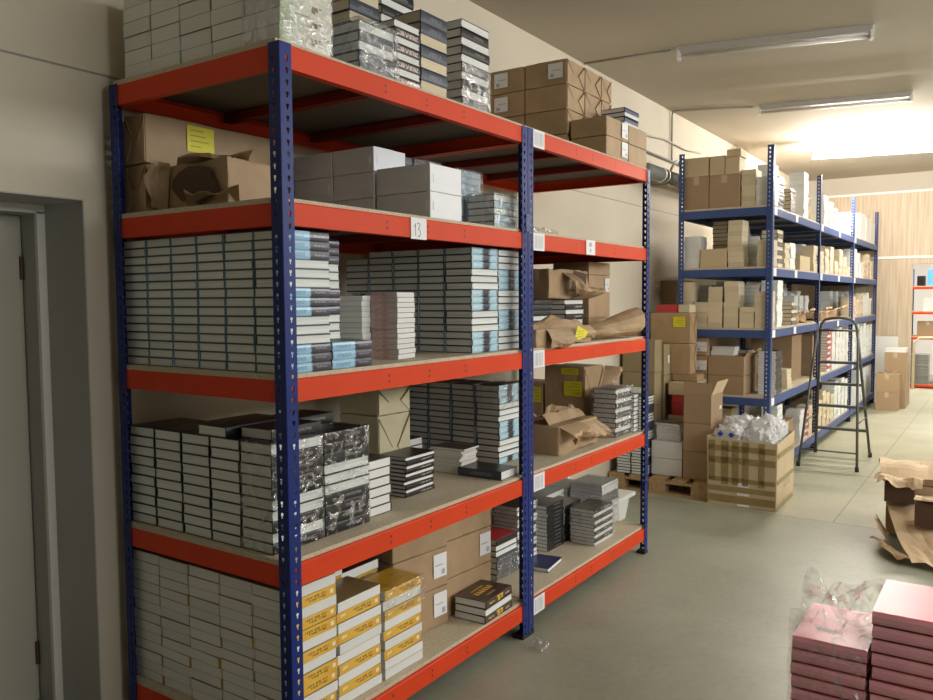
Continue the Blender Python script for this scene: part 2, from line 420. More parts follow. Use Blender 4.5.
# ---------------------------------------------------------------- racks
def post_mesh(h, pw, sx, sy, pitch=0.0365, detailed=True):
    """Perforated steel angle: corner at 0,0; flanges run along sx*x and sy*y."""
    mb = MB(); c = pw * 0.6
    rows = int(h / pitch)
    xs = [0, c - 0.0058, c - 0.0032, c + 0.0032, c + 0.0058, pw] if detailed else [0, c - 0.005, c + 0.005, pw]
    def face(a0, a1, z0, z1):
        mb.poly([(sx * a0, 0, z0), (sx * a1, 0, z0), (sx * a1, 0, z1), (sx * a0, 0, z1)])
        mb.poly([(0, sy * a0, z0), (0, sy * a1, z0), (0, sy * a1, z1), (0, sy * a0, z1)])
    for r in range(rows):
        z = r * pitch
        if detailed:
            zs = [z, z + 0.009, z + 0.018, z + 0.027, z + pitch]
        else:
            zs = [z, z + 0.010, z + 0.026, z + pitch]
        for j in range(len(zs) - 1):
            if detailed:
                skip = {1: (2,), 2: (1, 2, 3)}.get(j, ())
            else:
                skip = (1,) if j == 1 else ()
            if not skip:
                face(0, pw, zs[j], zs[j + 1])
                continue
            spans = []
            a = 0
            for k in range(len(xs) - 1):
                if k in skip:
                    if xs[k] > a: spans.append((a, xs[k]))
                    a = xs[k + 1]
            spans.append((a, xs[-1]))
            for p, q in spans: face(p, q, zs[j], zs[j + 1])
    face(0, pw, rows * pitch, h)
    me = mb.mesh('post', [M['blue']])
    # give the sheet its thickness
    bm = bmesh.new(); bm.from_mesh(me)
    bmesh.ops.remove_doubles(bm, verts=bm.verts, dist=1e-5)
    bm.to_mesh(me); bm.free()
    return me

def rack(name, label, group, loc, rz, D, W, H, levels, pw, hb, beam_mat, side_mat, post_mat, crossbars, detailed=True, skip_posts=(), rivets=(), board_mat=None, sides=True):
    root = thing(name, label, 'shelving rack', loc, rz, group)
    for sx, x in ((1, 0.0), (-1, W)):
        for sy, y in ((1, 0.0), (-1, D)):
            if (sx, sy) in skip_posts: continue
            me = post_mesh(H, pw, sx, sy, detailed=detailed)
            me.materials.clear(); me.materials.append(post_mat)
            p = link('post', me, root, (x, y, 0))
            md = p.modifiers.new('thick', 'SOLIDIFY'); md.thickness = 0.002; md.offset = 0
            f = MB().box(min(sx * 0.0002, sx * (pw + 0.004)), max(sx * 0.0002, sx * (pw + 0.004)), min(-sy * 0.003, sy * (pw + 0.004)), max(-sy * 0.003, sy * (pw + 0.004)), 0.0, 0.018)
            f.build('post_foot', M['foot'], p)
    t = 0.003
    for z in levels:
        # front and rear beams: channel with a rolled top lip
        def prof(y0, s):
            return [(y0, z - hb), (y0, z - 0.004), (y0 + s * 0.003, z), (y0 + s * 0.016, z), (y0 + s * 0.016, z - 0.014), (y0 + s * 0.034, z - 0.014), (y0 + s * 0.034, z - 0.017), (y0 + s * 0.004, z - 0.017), (y0 + s * 0.004, z - hb + 0.004), (y0 + s * 0.030, z - hb + 0.004), (y0 + s * 0.030, z - hb)]
        mb = MB().extrude_x(prof(t, 1), t, W - t)
        if rivets:
            for cx in rivets:
                for dz in (0.026, 0.048):
                    zz = z - dz
                    mb.poly([(cx + 0.0045 * math.cos(a), t - 0.0006, zz + 0.006 * math.sin(a)) for a in [k * PI / 4 for k in range(8)]], 1)
        mb.build('front_beam', [beam_mat, M['rivet']], root)
        MB().extrude_x(prof(D - t, -1), t, W - t).build('rear_beam', [beam_mat], root)
        for x0, s in ((t, 1), (W - t, -1)) if sides else ():
            b = MB().extrude_x([(-y, zz) for y, zz in [(0, z - hb), (0, z - 0.004), (0.003, z), (0.016, z), (0.016, z - 0.014), (0.004, z - 0.017), (0.004, z - hb + 0.004), (0.03, z - hb + 0.004), (0.03, z - hb)]], t, D - t)
            o = b.build('side_beam', [side_mat], root)
            o.rotation_euler = (0, 0, PI / 2) if s == 1 else (0, 0, -PI / 2)
            o.location = (x0, 0, 0) if s == 1 else (x0, D, 0)
        for cx in crossbars:
            MB().box(cx - 0.02, cx + 0.02, 0.04, D - 0.04, z - hb + 0.022, z - 0.018).build('cross_bar', [M['red_shade'] if beam_mat is M['red'] else beam_mat], root)
        b = MB()
        b.box(0.004, W - 0.004, t + 0.017, D - t - 0.017, z - 0.012, z + 0.014)
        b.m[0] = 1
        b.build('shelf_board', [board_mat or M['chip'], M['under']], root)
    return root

def sticker(root, x, z, w, h, kind, y=0.0, lab=None):
    """Paper label stuck on a front beam."""
    yy = y - 0.0012
    mb = MB().box(x, x + w, yy, y + 0.0022, z, z + h)
    e = yy - 0.0004
    def bar(a0, a1, b0, b1, mi): mb.poly([(x + w * a0, e, z + h * b0), (x + w * a1, e, z + h * b0), (x + w * a1, e, z + h * b1), (x + w * a0, e, z + h * b1)], mi)
    if kind == '13':
        def stroke(pts, t):
            for (p, q) in zip(pts, pts[1:]):
                p, q = Vector((p[0] * w, 0, p[1] * h)), Vector((q[0] * w, 0, q[1] * h))
                d = (q - p).normalized(); n = Vector((-d.z, 0, d.x)) * t
                p -= d * t * .6; q += d * t * .6
                mb.poly([(x + a.x, e, z + a.z) for a in (p - n, q - n, q + n, p + n)], 1)
        stroke([(0.22, 0.56), (0.28, 0.72), (0.28, 0.15)], 0.0016)
        stroke([(0.40, 0.72), (0.48, 0.77), (0.56, 0.71), (0.54, 0.58), (0.46, 0.48), (0.56, 0.42), (0.60, 0.28), (0.54, 0.15), (0.44, 0.14)], 0.0016)
    elif kind == 'bar':
        a = 0.12
        rnd = random.Random(int(x * 1000 + z * 77))
        while a < 0.86:
            b = rnd.uniform(0.025, 0.06); bar(a, a + b, 0.12, 0.86, 2); a += b + rnd.uniform(0.04, 0.09)
    elif kind == 'slip':
        bar(0.30, 0.62, 0.55, 0.82, 2); bar(0.38, 0.55, 0.2, 0.42, 2)
    o = mb.build('paper_label', [M['paper'], M['ink'], M['faint']], root)
    if lab: o['label'] = lab
    return o

D1, W1, W2, H1 = 0.8957, 1.5139, 1.5189, 2.402
LV = [0.1622, 0.7663, 1.3629, 1.9191, 2.40]
S1, S2, S3, S4, S5 = [z + 0.0145 for z in LV]
rk1 = rack('steel_storage_rack', 'near red-beamed storage rack with blue posts, first beside the grey door', 'red-beamed racks', (0, 0, 0), 0, D1, W1, H1, LV, 0.0488, 0.0734, M['red'], M['red'], M['blue'], (0.505, 1.0), rivets=(0.505, 0.75, 1.0))
rk2 = rack('steel_storage_rack', 'second red-beamed storage rack with blue posts, beyond the near one', 'red-beamed racks', (W1 + 0.0032, 0, 0), 0, D1, W2, H1, LV, 0.0488, 0.0734, M['red'], M['red'], M['blue'], (0.505, 1.0), rivets=(0.505, 0.70, 1.0))
sticker(rk1, 0.638, 1.840, 0.096, 0.080, '13', lab='white paper label handwritten 13')
for z in LV:
    sticker(rk2, 0.050, z - 0.078, 0.108, 0.082, 'bar', lab='white barcode label')
sticker(rk2, 0.618, 1.846, 0.108, 0.078, 'slip', lab='white printed slip')
jp = MB().box(-0.022, 0.022, -0.004, -0.001, 1.925, 2.005)
for dx in (-0.012, 0.012):
    for dz in (1.94, 1.99):
        jp.poly([(dx + 0.005 * math.cos(k * PI / 4), -0.0044, dz + 0.005 * math.sin(k * PI / 4)) for k in range(8)], 1)
jp.build('joining_plate', [M['blue2'], M['rivet']], rk2)

# ---------------------------------------------------------------- books
_cache = {}
def book_meshes(key, L, W, T, cover, spine, page, soft=False):
    """A lying book: spine on -y, length along x, thickness along z, base at z=0."""
    k = (key, L, W, T)
    if k in _cache: return _cache[k]
    t = 0.0026 if not soft else 0.0013 if soft == 'semi' else 0.0006
    ov = 0.0018 if not soft else 0.0
    y0, y1 = -W / 2, W / 2
    # case: C-shaped profile with a rounded spine
    outer = [(y1, 0.0), (y0 + 0.006, 0.0)]
    nb = 5
    bul = 0.0025 if not soft else 0.013 if soft == 'round' else 0.0005
    if soft == 'round': t, ov = 0.0026, 0.003
    for i in range(nb + 1):
        a = -PI / 2 - PI * i / nb
        outer.append((y0 + bul + math.cos(a) * bul, T / 2 + math.sin(a) * (T / 2)))
    outer += [(y0 + 0.006, T), (y1, T)]
    inner = [(y1, T - t), (y0 + bul + t, T - t), (y0 + bul + t, t), (y1, t)]
    prof = outer + inner
    n = len(outer)
    mis = [0] * len(prof)
    for i in range(2, 2 + nb): mis[i] = 1
    mb = MB().extrude_x(prof, -L / 2, L / 2, mis=mis)
    cov = mb.mesh(key + '_cover', [cover, spine])
    yb, yf = y0 + bul + t + 0.0004, y1 - ov
    pz0, pz1 = t, T - t
    # page block with a slightly hollow fore-edge
    fe = [(yf, pz0), (yf - (0.0025 if not soft else 0), (pz0 + pz1) / 2), (yf, pz1)]
    pm = MB().extrude_x([(yb, pz0)] + fe + [(yb, pz1)], -L / 2 + ov, L / 2 - ov)
    pag = pm.mesh(key + '_pages', [page])
    # single-mesh version
    sg = MB(); sg.extrude_x(prof, -L / 2, L / 2, mis=mis)
    sg.extrude_x([(yb, pz0)] + fe + [(yb, pz1)], -L / 2 + ov, L / 2 - ov, mi=2)
    one = sg.mesh(key + '_book', [cover, spine, page])
    _cache[k] = (cov, pag, one)
    return _cache[k]

class Kind:
    def __init__(s, name, L, W, T, variants, page, cat='book', soft=False, single=False):
        s.name, s.L, s.W, s.T, s.cat, s.single = name, L, W, T, cat, single
        s.vs = [book_meshes(name + str(i), L, W, T, c, sp, page if pg is None else pg, soft) for i, (c, sp, pg) in enumerate([(v + (None,))[:3] for v in variants])]

def put_book(k, v, loc, rz, label, group, name=None, single=None):
    single = k.single if single is None else single
    cov, pag, one = k.vs[v % len(k.vs)]
    if single:
        return tag(link(name or k.name, one, None, loc, rz), label, k.cat, group)
    o = thing(name or k.name, label, k.cat, loc, rz, group)
    link('cover', cov, o); link('page_block', pag, o)
    return o

def stack(k, n, x, y, z, rz=0.0, flips=None, v=0, look='hardcover', place='', group='', jit=0.003, jr=0.6, single=None, skip=0, gap=0.0004):
    """n books lying on one another; (x, y) is the centre of the pile. flips(i from top) -> True turns the fore-edge to the front."""
    for i in range(n):
        t = n - i
        fl = flips(t) if callable(flips) else (flips if isinstance(flips, bool) else flips[t - 1] if flips else False)
        vv = v(t) if callable(v) else v
        lk = look(t, fl) if callable(look) else look
        put_book(k, vv, (x + random.uniform(-jit, jit), y + random.uniform(-jit, jit), z + i * (k.T + gap)), rz + (PI if fl else 0) + R(random.uniform(-jr, jr)), f'{lk}, {rank(t, n)} {place}', group, single=single)
    return z + n * (k.T + gap)

def wrap(name, label, x0, x1, y0, y1, z0, z1, amp=0.008, seed=0, mt='film', group=None, cuts=9, scale=16, pad=0.006, cat='plastic wrap', rz=0.0, open_top=False):
    me = soft_box(x1 - x0 + 2 * pad, y1 - y0 + 2 * pad, z1 - z0 + pad, cuts=cuts, bev=0.006, amp=amp, scale=scale, seed=seed, outward=True)
    me.materials.append(M[mt])
    # open underneath
    bm = bmesh.new(); bm.from_mesh(me)
    bmesh.ops.delete(bm, geom=[f for f in bm.faces if f.normal.z < -0.8 and f.calc_center_median().z < 0.01 or open_top and f.calc_center_median().z > (z1 - z0) * 0.985], context='FACES')
    zmin = min(v.co.z for v in bm.verts)
    for v_ in bm.verts: v_.co.z = max(v_.co.z, 0.0015)
    bm.to_mesh(me); bm.free()
    return tag(link(name, me, None, ((x0 + x1) / 2, (y0 + y1) / 2, z0), rz), label, cat, group)

# --- middle shelf of the near rack: block of blue-spined hardcovers
HB = Kind('hardcover_book', 0.201, 0.1415, 0.0302, [(M['cov_teal'], M['sp_blue']), (M['cov_dark'], M['sp_blue2'])], M['page'])
HB2 = Kind('hardcover_book', 0.216, 0.1445, 0.0304, [(M['cov_teal'], M['sp_blue']), (M['cov_dark'], M['sp_blue2'])], M['page'])
cols = [0.030 + 0.071 + 0.1439 * i for i in range(6)]
def by3(first):
    return lambda t: ((t - 1) // 3) % 2 == first
alt = by3(1)
wob = [3, 1, 2, 0, 2, 1]
for ci, cy in enumerate(cols):
    pl = f'in {ORD[ci + 1]} end column from corner post, middle shelf'
    stack(HB, 15, 0.030 + 0.1025, cy, S3, flips=alt if ci == 0 else None, v=0, look=lambda t, f: 'grey-paged hardcover', place=pl, group='hardcovers in the end block on the middle shelf', jit=0.002)
stack(HB, 15, 0.240 + 0.105, 0.253, S3, flips=alt, v=0, look='hardcover', place='in stack tucked behind blue-spined end block, middle shelf', group='hardcovers behind the end block on the middle shelf', jit=0.002)
stack(HB, 3, 0.243 + 0.105, 0.108, S3, v=0, look='blue-spined hardcover', place='of low pile of three beside end block, middle shelf', group='low pile of three hardcovers on the middle shelf', jit=0.003)
# right-hand block of the middle shelf
ry = [0.070 + 0.0735 + 0.1475 * i for i in range(6)]
for ci, cy in enumerate(ry[:5]):
    n = 15 if ci < 4 else 14
    pl = f'in {ORD[ci + 1]} column of block beside middle post, middle shelf'
    stack(HB2, n, 1.155 + 0.108, cy, S3, flips=alt if ci == 0 else None, v=1, look='blue-patterned hardcover', place=pl, group='hardcovers in the block beside the middle post', jit=0.002)
stack(HB2, 15, 1.376 + 0.108, 0.145, S3, flips=by3(0), v=1, look='blue-patterned hardcover', place='in column against middle post, middle shelf', group='hardcovers in the block beside the middle post', jit=0.002)
PB = Kind('white_paperback', 0.205, 0.140, 0.0200, [(M['cov_grey'], M['sp_red'], M['page_white'])], M['page_white'], soft='semi')
stack(PB, 13, 0.752, 0.232, S3, rz=-PI / 2 + R(9), look='white-edged paperback', place='of white pile standing mid-shelf, middle shelf', group='white paperback pile on the middle shelf', jr=1.2)
PBs = Kind('reddish_paperback', 0.14, 0.07, 0.0206, [(M['sp_red'], M['sp_red'], M['page'])], M['page'], soft=True)
stack(PBs, 12, 0.627, 0.300, S3, rz=R(104), look='grey and reddish paperback', place='of pile behind white paperbacks, middle shelf', group='reddish paperback pile on the middle shelf')

# --- fourth shelf: wrapped black-covered hardcovers
BK = Kind('black_hardcover', 0.232, 0.1535, 0.0361, [(M['cov_black'], M['sp_black'])], M['page'])
by = [0.103 + 0.077 + 0.1566 * i for i in range(5)]
fp1 = [True, False, False, False, False, True, True, False, True, False]
fp2 = [False, False, False, True, True, True, False, False, False, False]
for ci, cy in enumerate(by):
    pl = f'in {ORD[ci + 1]} end column from corner post, fourth shelf'
    stack(BK, 10, 0.028 + 0.116, cy, S2, flips=fp1 if ci == 0 else None, look='grey-paged black hardcover', place=pl, group='black hardcovers in the end block on the fourth shelf', jit=0.0006 if ci == 0 else 0.002, jr=0.1 if ci == 0 else 0.5)
    if ci < 4:
        pl = f'in {ORD[ci + 1]} inner column counted from front, fourth shelf'
        stack(BK, 10, 0.270 + 0.116, cy, S2, flips=fp2 if ci == 0 else (lambda t, c=ci: (t + c) % 3 == 1), look='black hardcover', place=pl, group='black hardcovers behind the end block on the fourth shelf', jit=0.0006 if ci == 0 else 0.001, jr=0.1 if ci == 0 else 0.4)
z2t = S2 + 10 * 0.0365
put_book(BK, 0, (0.195, 0.235, z2t), R(1), 'loose black hardcover lying across the fourth-shelf end block, nearer the front', 'loose black hardcovers on the fourth-shelf block')
put_book(BK, 0, (0.150, 0.405, z2t), R(-1), 'loose black hardcover lying on the fourth-shelf end block, nearer the wall', 'loose black hardcovers on the fourth-shelf block')
put_book(BK, 0, (0.392, 0.36, z2t), R(4), 'loose black hardcover lying flat above the inner columns, fourth shelf', 'loose black hardcovers on the fourth-shelf block')
wrap('shrink_wrap', 'crinkled clear wrap round the black books beside the corner post', 0.270, 0.502, 0.1025, 0.2565, S2, z2t, 0.0022, 3, mt='film3', pad=0.003, group='clear wraps on the fourth shelf')
wrap('shrink_wrap', 'crinkled clear wrap round the black books at the rack corner', 0.028, 0.260, 0.1025, 0.2565, S2, z2t, 0.0015, 5, mt='film3', pad=0.003, group='clear wraps on the fourth shelf')
WS = Kind('white_hardcover', 0.20, 0.150, 0.0362, [(M['cov_dark'], M['sp_black'], M['page_white'])], M['page_white'])
stack(WS, 6, 0.595, 0.235, S2, rz=PI / 2, look='white-edged hardcover', place='of six-book pile beside wrapped books, fourth shelf', group='white-edged pile on the fourth shelf')
BP = Kind('glossy_black_book', 0.207, 0.15, 0.0167, [(M['cov_black'], M['sp_bw'], M['page_white'])], M['page_white'])
stack(BP, 10, 0.960, 0.290, S2, rz=R(2), flips=lambda t: t % 2 == 1, look='slim glossy black book', place='of black and white pile, fourth shelf', group='glossy black pile on the fourth shelf', jit=0.004, jr=2)
PM = Kind('pale_booklet', 0.185, 0.135, 0.0118, [(M['cov_cream'], M['page_pink'], M['page_white'])], M['page_white'], soft=True)
stack(PM, 9, 1.420, 0.365, S2, rz=PI / 2, look='thin pale booklet', place='of booklet pile under black cover, fourth shelf', group='booklet pile on the fourth shelf', jit=0.004, jr=3)
PM2 = Kind('dark_booklet', 0.19, 0.137, 0.010, [(M['cov_brown'], M['cov_brown'], M['page_white'])], M['page_white'], soft=True)
put_book(PM2, 0, (1.427, 0.36, S2 + 9 * 0.0122), PI / 2 + R(3), 'thin dark-covered booklet topping the pale booklet pile, fourth shelf', 'booklet pile on the fourth shelf')
DB = Kind('dark_hardcover', 0.235, 0.155, 0.041, [(M['cov_black'], M['sp_slate'], M['page_white'])], M['page_white'])
put_book(DB, 0, (1.417, 0.165, S2), -PI / 2 + R(2), 'thick dark hardcover lying alone near middle post, fourth shelf', 'single dark hardcover')
for ci in range(4):
    pl = f'in {ORD[ci + 1]} column of block behind middle post, fourth shelf'
    stack(HB, 13, 1.645 + 0.1025, 0.238 + 0.073 + 0.149 * ci, S2, flips=by3(1) if ci == 0 else None, v=1, look='grey-paged hardcover', place=pl, group='hardcovers in the block behind the middle post', jit=0.003)
wrap('shrink_wrap', 'clear wrap over the blue hardcovers behind the middle post', 1.645, 1.850, 0.238, 0.384, S2 + 0.27, S2 + 13 * 0.0306, 0.004, 8, mt='film2', group='clear wraps on the fourth shelf')
stack(WS, 4, 1.36, 0.66, S2, rz=PI / 2, look='white-edged hardcover', place='of short pile near booklets at back, fourth shelf', group='short back pile on the fourth shelf')

# --- bottom shelf: yellow hardcovers
YB = Kind('yellow_hardcover', 0.228, 0.1645, 0.0375, [(M['cov_straw'], M['sp_yellow'], M['page_white']), (M['cov_brown'], M['sp_yellow'], M['page_white']), (M['cov_yellow'], M['sp_yellow'], M['page_white']), (M['cov_tan'], M['sp_yellow'], M['page_white'])], M['page_white'], soft='semi')
yy = [0.048 + 0.0825 + 0.1685 * i for i in range(5)]
yp = [True, False, True, False, False, True, False, True, False, False, True, False, True]
for ci, cy in enumerate(yy):
    pl = f'in {ORD[ci + 1]} end column from corner post, bottom shelf'
    stack(YB, 13, 0.028 + 0.114, cy, S1, flips=yp if ci == 0 else (lambda t, c=ci: (t + c) % 2 == 0), look='pale-edged yellow hardcover', place=pl, group='yellow hardcovers in the end block on the bottom shelf', jit=0.004, jr=1.0)
stack(YB, 10, 0.266 + 0.116, 0.135, S1, flips=[True, False, True, False, True, True, False, True, False, True], v=lambda t: 3 if t == 1 else 0, look='yellow hardcover', place='of middle front pile beside the end block, bottom shelf', group='yellow hardcovers in front piles on the bottom shelf', jit=0.004, jr=1.0)
stack(YB, 9, 0.512 + 0.116, 0.130, S1, flips=[False, True, False, True, False, True, False, True, True], v=lambda t: 2 if t == 1 else 0, look='yellow hardcover', place='of shortest front pile near cartons, bottom shelf', group='yellow hardcovers in front piles on the bottom shelf', jit=0.004, jr=1.0)
stack(YB, 11, 0.262 + 0.116, 0.325, S1, flips=lambda t: t % 2 == 1, v=lambda t: 1 if t == 1 else 0, look='yellow hardcover', place='of tall pile behind the front piles, bottom shelf', group='yellow hardcovers in rear piles on the bottom shelf', jit=0.003)
stack(YB, 10, 0.484 + 0.116, 0.335, S1, flips=lambda t: t % 2 == 1, v=lambda t: 1 if t == 1 else 0, look='yellow hardcover', place='of lower pile behind the front piles, bottom shelf', group='yellow hardcovers in rear piles on the bottom shelf', jit=0.003)
wrap('shrink_wrap', 'torn clear wrap round the shortest yellow book pile', 0.511, 0.745, 0.044, 0.216, S1 + 0.24, S1 + 9 * 0.0379, 0.006, 11, mt='film2', group='clear wraps on the bottom shelf')
BR = Kind('brown_gold_hardcover', 0.245, 0.165, 0.0335, [(M['cov_brown'], M['sp_brown'], M['page'])], M['page'])
brp = 'of three dark brown gold-lettered books, bottom shelf'
for i, fl in enumerate((False, True, False)):
    o = put_book(BR, 0, (1.150 + 0.128, 0.10, S1 + i * 0.034), R(2 + i) + (PI if fl else 0), f'brown hardcover, {rank(3 - i, 3)} {brp}', 'three brown hardcovers on the bottom shelf')
    if i == 2:
        g = MB()
        rnd = random.Random(4)
        for row, (yq, hh, xa, xb) in enumerate(((-0.012, 0.030, -0.07, 0.055), (0.030, 0.010, -0.055, 0.045), (-0.045, 0.008, -0.04, 0.03))):
            xx = xa
            while xx < xb:
                w = rnd.uniform(0.5, 0.8) * hh
                g.poly([(xx, yq, 0.0336), (xx + w, yq, 0.0336), (xx + w * 0.8, yq + hh, 0.0336), (xx + w * 0.1, yq + hh, 0.0336)])
                xx += w + 0.25 * hh
        t_ = g.build('gold_lettering', [M['gold']], o); t_.location.z = 0.0003

# --- top shelf
WT = Kind('pale_wrapped_book', 0.225, 0.158, 0.050, [(M['cov_grey'], M['sp_green'], M['page_white'])], M['page_white'], soft='semi')
for ci in range(5):
    pl = f'in {ORD[ci + 1]} end column from corner post, top shelf'
    stack(WT, 6, 0.026 + 0.1125, 0.024 + 0.080 + 0.1625 * ci, S5, flips=lambda t, c=ci: (t + c) % 2 == 0 and c > 0, look='pale thick paperback', place=pl, group='pale thick paperbacks on the top shelf', jit=0.003)
wrap('shrink_wrap', 'shiny clear wrap round the pale books at the top corner', 0.026, 0.251, 0.024, 0.182, S5, S5 + 6 * 0.0504, 0.004, 13, group='clear wraps on the top shelf')
GW = Kind('dark_grey_hardcover', 0.190, 0.145, 0.034, [(M['cov_dark'], M['sp_slate'])], M['page'])
stack(GW, 5, 0.412 + 0.096, 0.115, S5, flips=[True, False, True, False, False], look='dark hardcover', place='of film-wrapped pile beside pale books, top shelf', group='film-wrapped dark pile on the top shelf')
wrap('shrink_wrap', 'loose crinkled film over the dark pile beside pale top-shelf books', 0.412, 0.606, 0.040, 0.190, S5, S5 + 5 * 0.0344, 0.016, 15, group='clear wraps on the top shelf', scale=12, pad=0.009)
stack(GW, 12, 0.300 + 0.096, 0.330, S5, look='dark hardcover', place='of pile behind the film-wrapped one, top shelf', group='rear dark pile on the top shelf')
ST = Kind('striped_hardcover', 0.150, 0.115, 0.0285, [(M['cov_black'], M['sp_stripe'], M['page_white'])], M['page_white'])
stack(ST, 8, 0.623 + 0.050 + 0.01, 0.098, S5, rz=0, flips=lambda t: t % 2 == 1, look='small striped hardcover', place='of pile with pinkish spines, top shelf', group='pinkish-spined pile on the top shelf', jit=0.001)
SL = Kind('slate_hardcover', 0.172, 0.130, 0.0435, [(M['cov_navy'], M['sp_slate'], M['page_cream'])], M['page_cream'])
stack(SL, 7, 0.762 + 0.086, 0.102, S5, flips=[False, False, True, False, True, False, True], look='slate blue hardcover', place='of slate and cream pile, top shelf', group='slate and cream pile on the top shelf', jit=0.001)
GB = Kind('grey_black_hardcover', 0.208, 0.140, 0.0345, [(M['cov_black'], M['sp_black'], M['page_white'])], M['page_white'])
stack(GB, 10, 1.036 + 0.104, 0.104, S5, flips=lambda t: t % 2 == 1, look='black hardcover', place='of tall pile nearest the middle post, top shelf', group='tall black pile on the top shelf')
wrap('shrink_wrap', 'shiny film round the lower half of the tall top-shelf pile', 1.036, 1.244, 0.036, 0.174, S5, S5 + 0.17, 0.006, 17, open_top=True, group='clear wraps on the top shelf')
stack(GB, 14, 0.900, 0.330, S5, flips=lambda t: t % 2 == 1, look='black hardcover', place='of rear pile behind the slate books, top shelf', group='rear black pile on the top shelf')
stack(SL, 11, 0.690, 0.320, S5, flips=lambda t: t % 2 == 1, look='slate blue hardcover', place='of rear pile behind the striped books, top shelf', group='rear slate pile on the top shelf')

# --- second shelf
def pack(label, x0, x1, y0, y1, z0, z1, group='white paper packs on the second shelf', bands_=True):
    o = thing('paper_pack', label, 'wrapped pack', ((x0 + x1) / 2, (y0 + y1) / 2, z0), 0, group)
    dx, dy, dz = x1 - x0, y1 - y0, z1 - z0
    me = soft_box(dx, dy, dz, cuts=3, bev=0.004, amp=0.002, scale=14, seed=x0 * 9 + z0); me.materials.append(M['pack'] if 'pack' in M else M['cov_white'])
    link('body', me, o)
    f = MB().box(-dx / 2 - 0.0015, -dx / 2, -dy / 2 + 0.02, dy / 2 - 0.02, dz * 0.32, dz * 0.66)
    f.box(-dx / 2 + 0.02, dx / 2 - 0.02, -dy / 2 - 0.0015, -dy / 2, dz * 0.32, dz * 0.66)
    f.build('folded_end', [M['pack']], o)
    return o
for j in range(2):
    w = ('lower', 'upper')[j]
    pack(f'{w} white paper pack of the front pair, second shelf', 0.842, 1.062, 0.06, 0.340, S4 + j * 0.111, S4 + j * 0.111 + 0.110)
for ci, (a, b) in enumerate(((0.352, 0.585), (0.590, 0.825))):
    for j in range(3):
        w = ('lowest', 'middle', 'topmost')[j]
        pack(f'{w} white pack of the {("nearer", "farther")[ci]} rear column, second shelf', 0.842, 1.055, a, b, S4 + j * 0.107, S4 + j * 0.107 + 0.106)
for ci, a in enumerate((0.06, 0.215)):
    pass
GP = Kind('grey_wrapped_book', 0.205, 0.150, 0.034, [(M['cov_grey'], M['cov_grey'])], M['page'])
stack(GP, 10, 1.175, 0.560, S4, look='grey wrapped book', place='of tall grey pile behind white packs, second shelf', group='tall grey pile on the second shelf')
stack(GP, 10, 1.390, 0.560, S4, look='grey wrapped book', place='of far grey pile behind white packs, second shelf', group='far grey pile on the second shelf')
wrap('shrink_wrap', 'shiny crinkled film round the far grey second-shelf pile', 1.287, 1.493, 0.485, 0.635, S4, S4 + 0.344, 0.008, 21, group='clear wraps on the second shelf')
LW = Kind('light_wrapped_hardcover', 0.200, 0.147, 0.030, [(M['cov_teal'], M['sp_wrap'])], M['page'])
stack(LW, 9, 1.290 + 0.10, 0.315, S4, look='blue-white wrapped hardcover', place='of tall wrapped pile near middle post, second shelf', group='tall wrapped pile on the second shelf')
wrap('shrink_wrap', 'shiny film round the tall wrapped pile near middle post', 1.29, 1.49, 0.24, 0.39, S4 + 0.10, S4 + 9 * 0.0304, 0.008, 23, group='clear wraps on the second shelf')
stack(LW, 5, 1.335 + 0.10, 0.142, S4, flips=[True, False, True, False, False], look='light hardcover', place='of five-book pile at shelf edge, second shelf', group='five-book pile on the second shelf')
wrap('shrink_wrap', 'crinkled film over the five-book pile at shelf edge', 1.335, 1.535, 0.068, 0.217, S4, S4 + 5 * 0.0304, 0.005, 25, group='clear wraps on the second shelf')
wrap('plastic_scrap', 'pale blue crumpled film trailing along the second rack shelf', 1.58, 1.88, 0.04, 0.16, S4, S4 + 0.012, 0.022, 27, group=None, cat='plastic scrap', mt='film')

# ---------------------------------------------------------------- parcels and cartons
def sticker_on(root, face, u, z, w, h, mats, dx, dy, dark='lines'):
    """Label on the -x or -y face of a box of half sizes dx, dy (local coords of root)."""
    mb = MB()
    def P(a, b, e):
        return (-dx - e, a, b) if face == 'x' else (a, -dy - e, b)
    mb.poly([P(u, z, .0035), P(u + w, z, .0035), P(u + w, z + h, .0035), P(u, z + h, .0035)])
    if dark == 'lines':
        for k in range(4):
            zz = z + h * (0.2 + 0.2 * k)
            mb.poly([P(u + w * .12, zz, .004), P(u + w * (0.5 + 0.1 * ((k * 7) % 4)), zz, .004), P(u + w * (0.5 + 0.1 * ((k * 7) % 4)), zz + h * .05, .004), P(u + w * .12, zz + h * .05, .004)], 1)
    elif dark == 'code':
        mb.poly([P(u + w * .6, z + h * .1, .004), P(u + w * .85, z + h * .1, .004), P(u + w * .85, z + h * .32, .004), P(u + w * .6, z + h * .32, .004)], 1)
        mb.poly([P(u + w * .12, z + h * .5, .004), P(u + w * .7, z + h * .5, .004), P(u + w * .7, z + h * .55, .004), P(u + w * .12, z + h * .55, .004)], 1)
    return mb.build('yellow_label' if mats[0] is M['yellow'] else 'paper_label', list(mats), root)

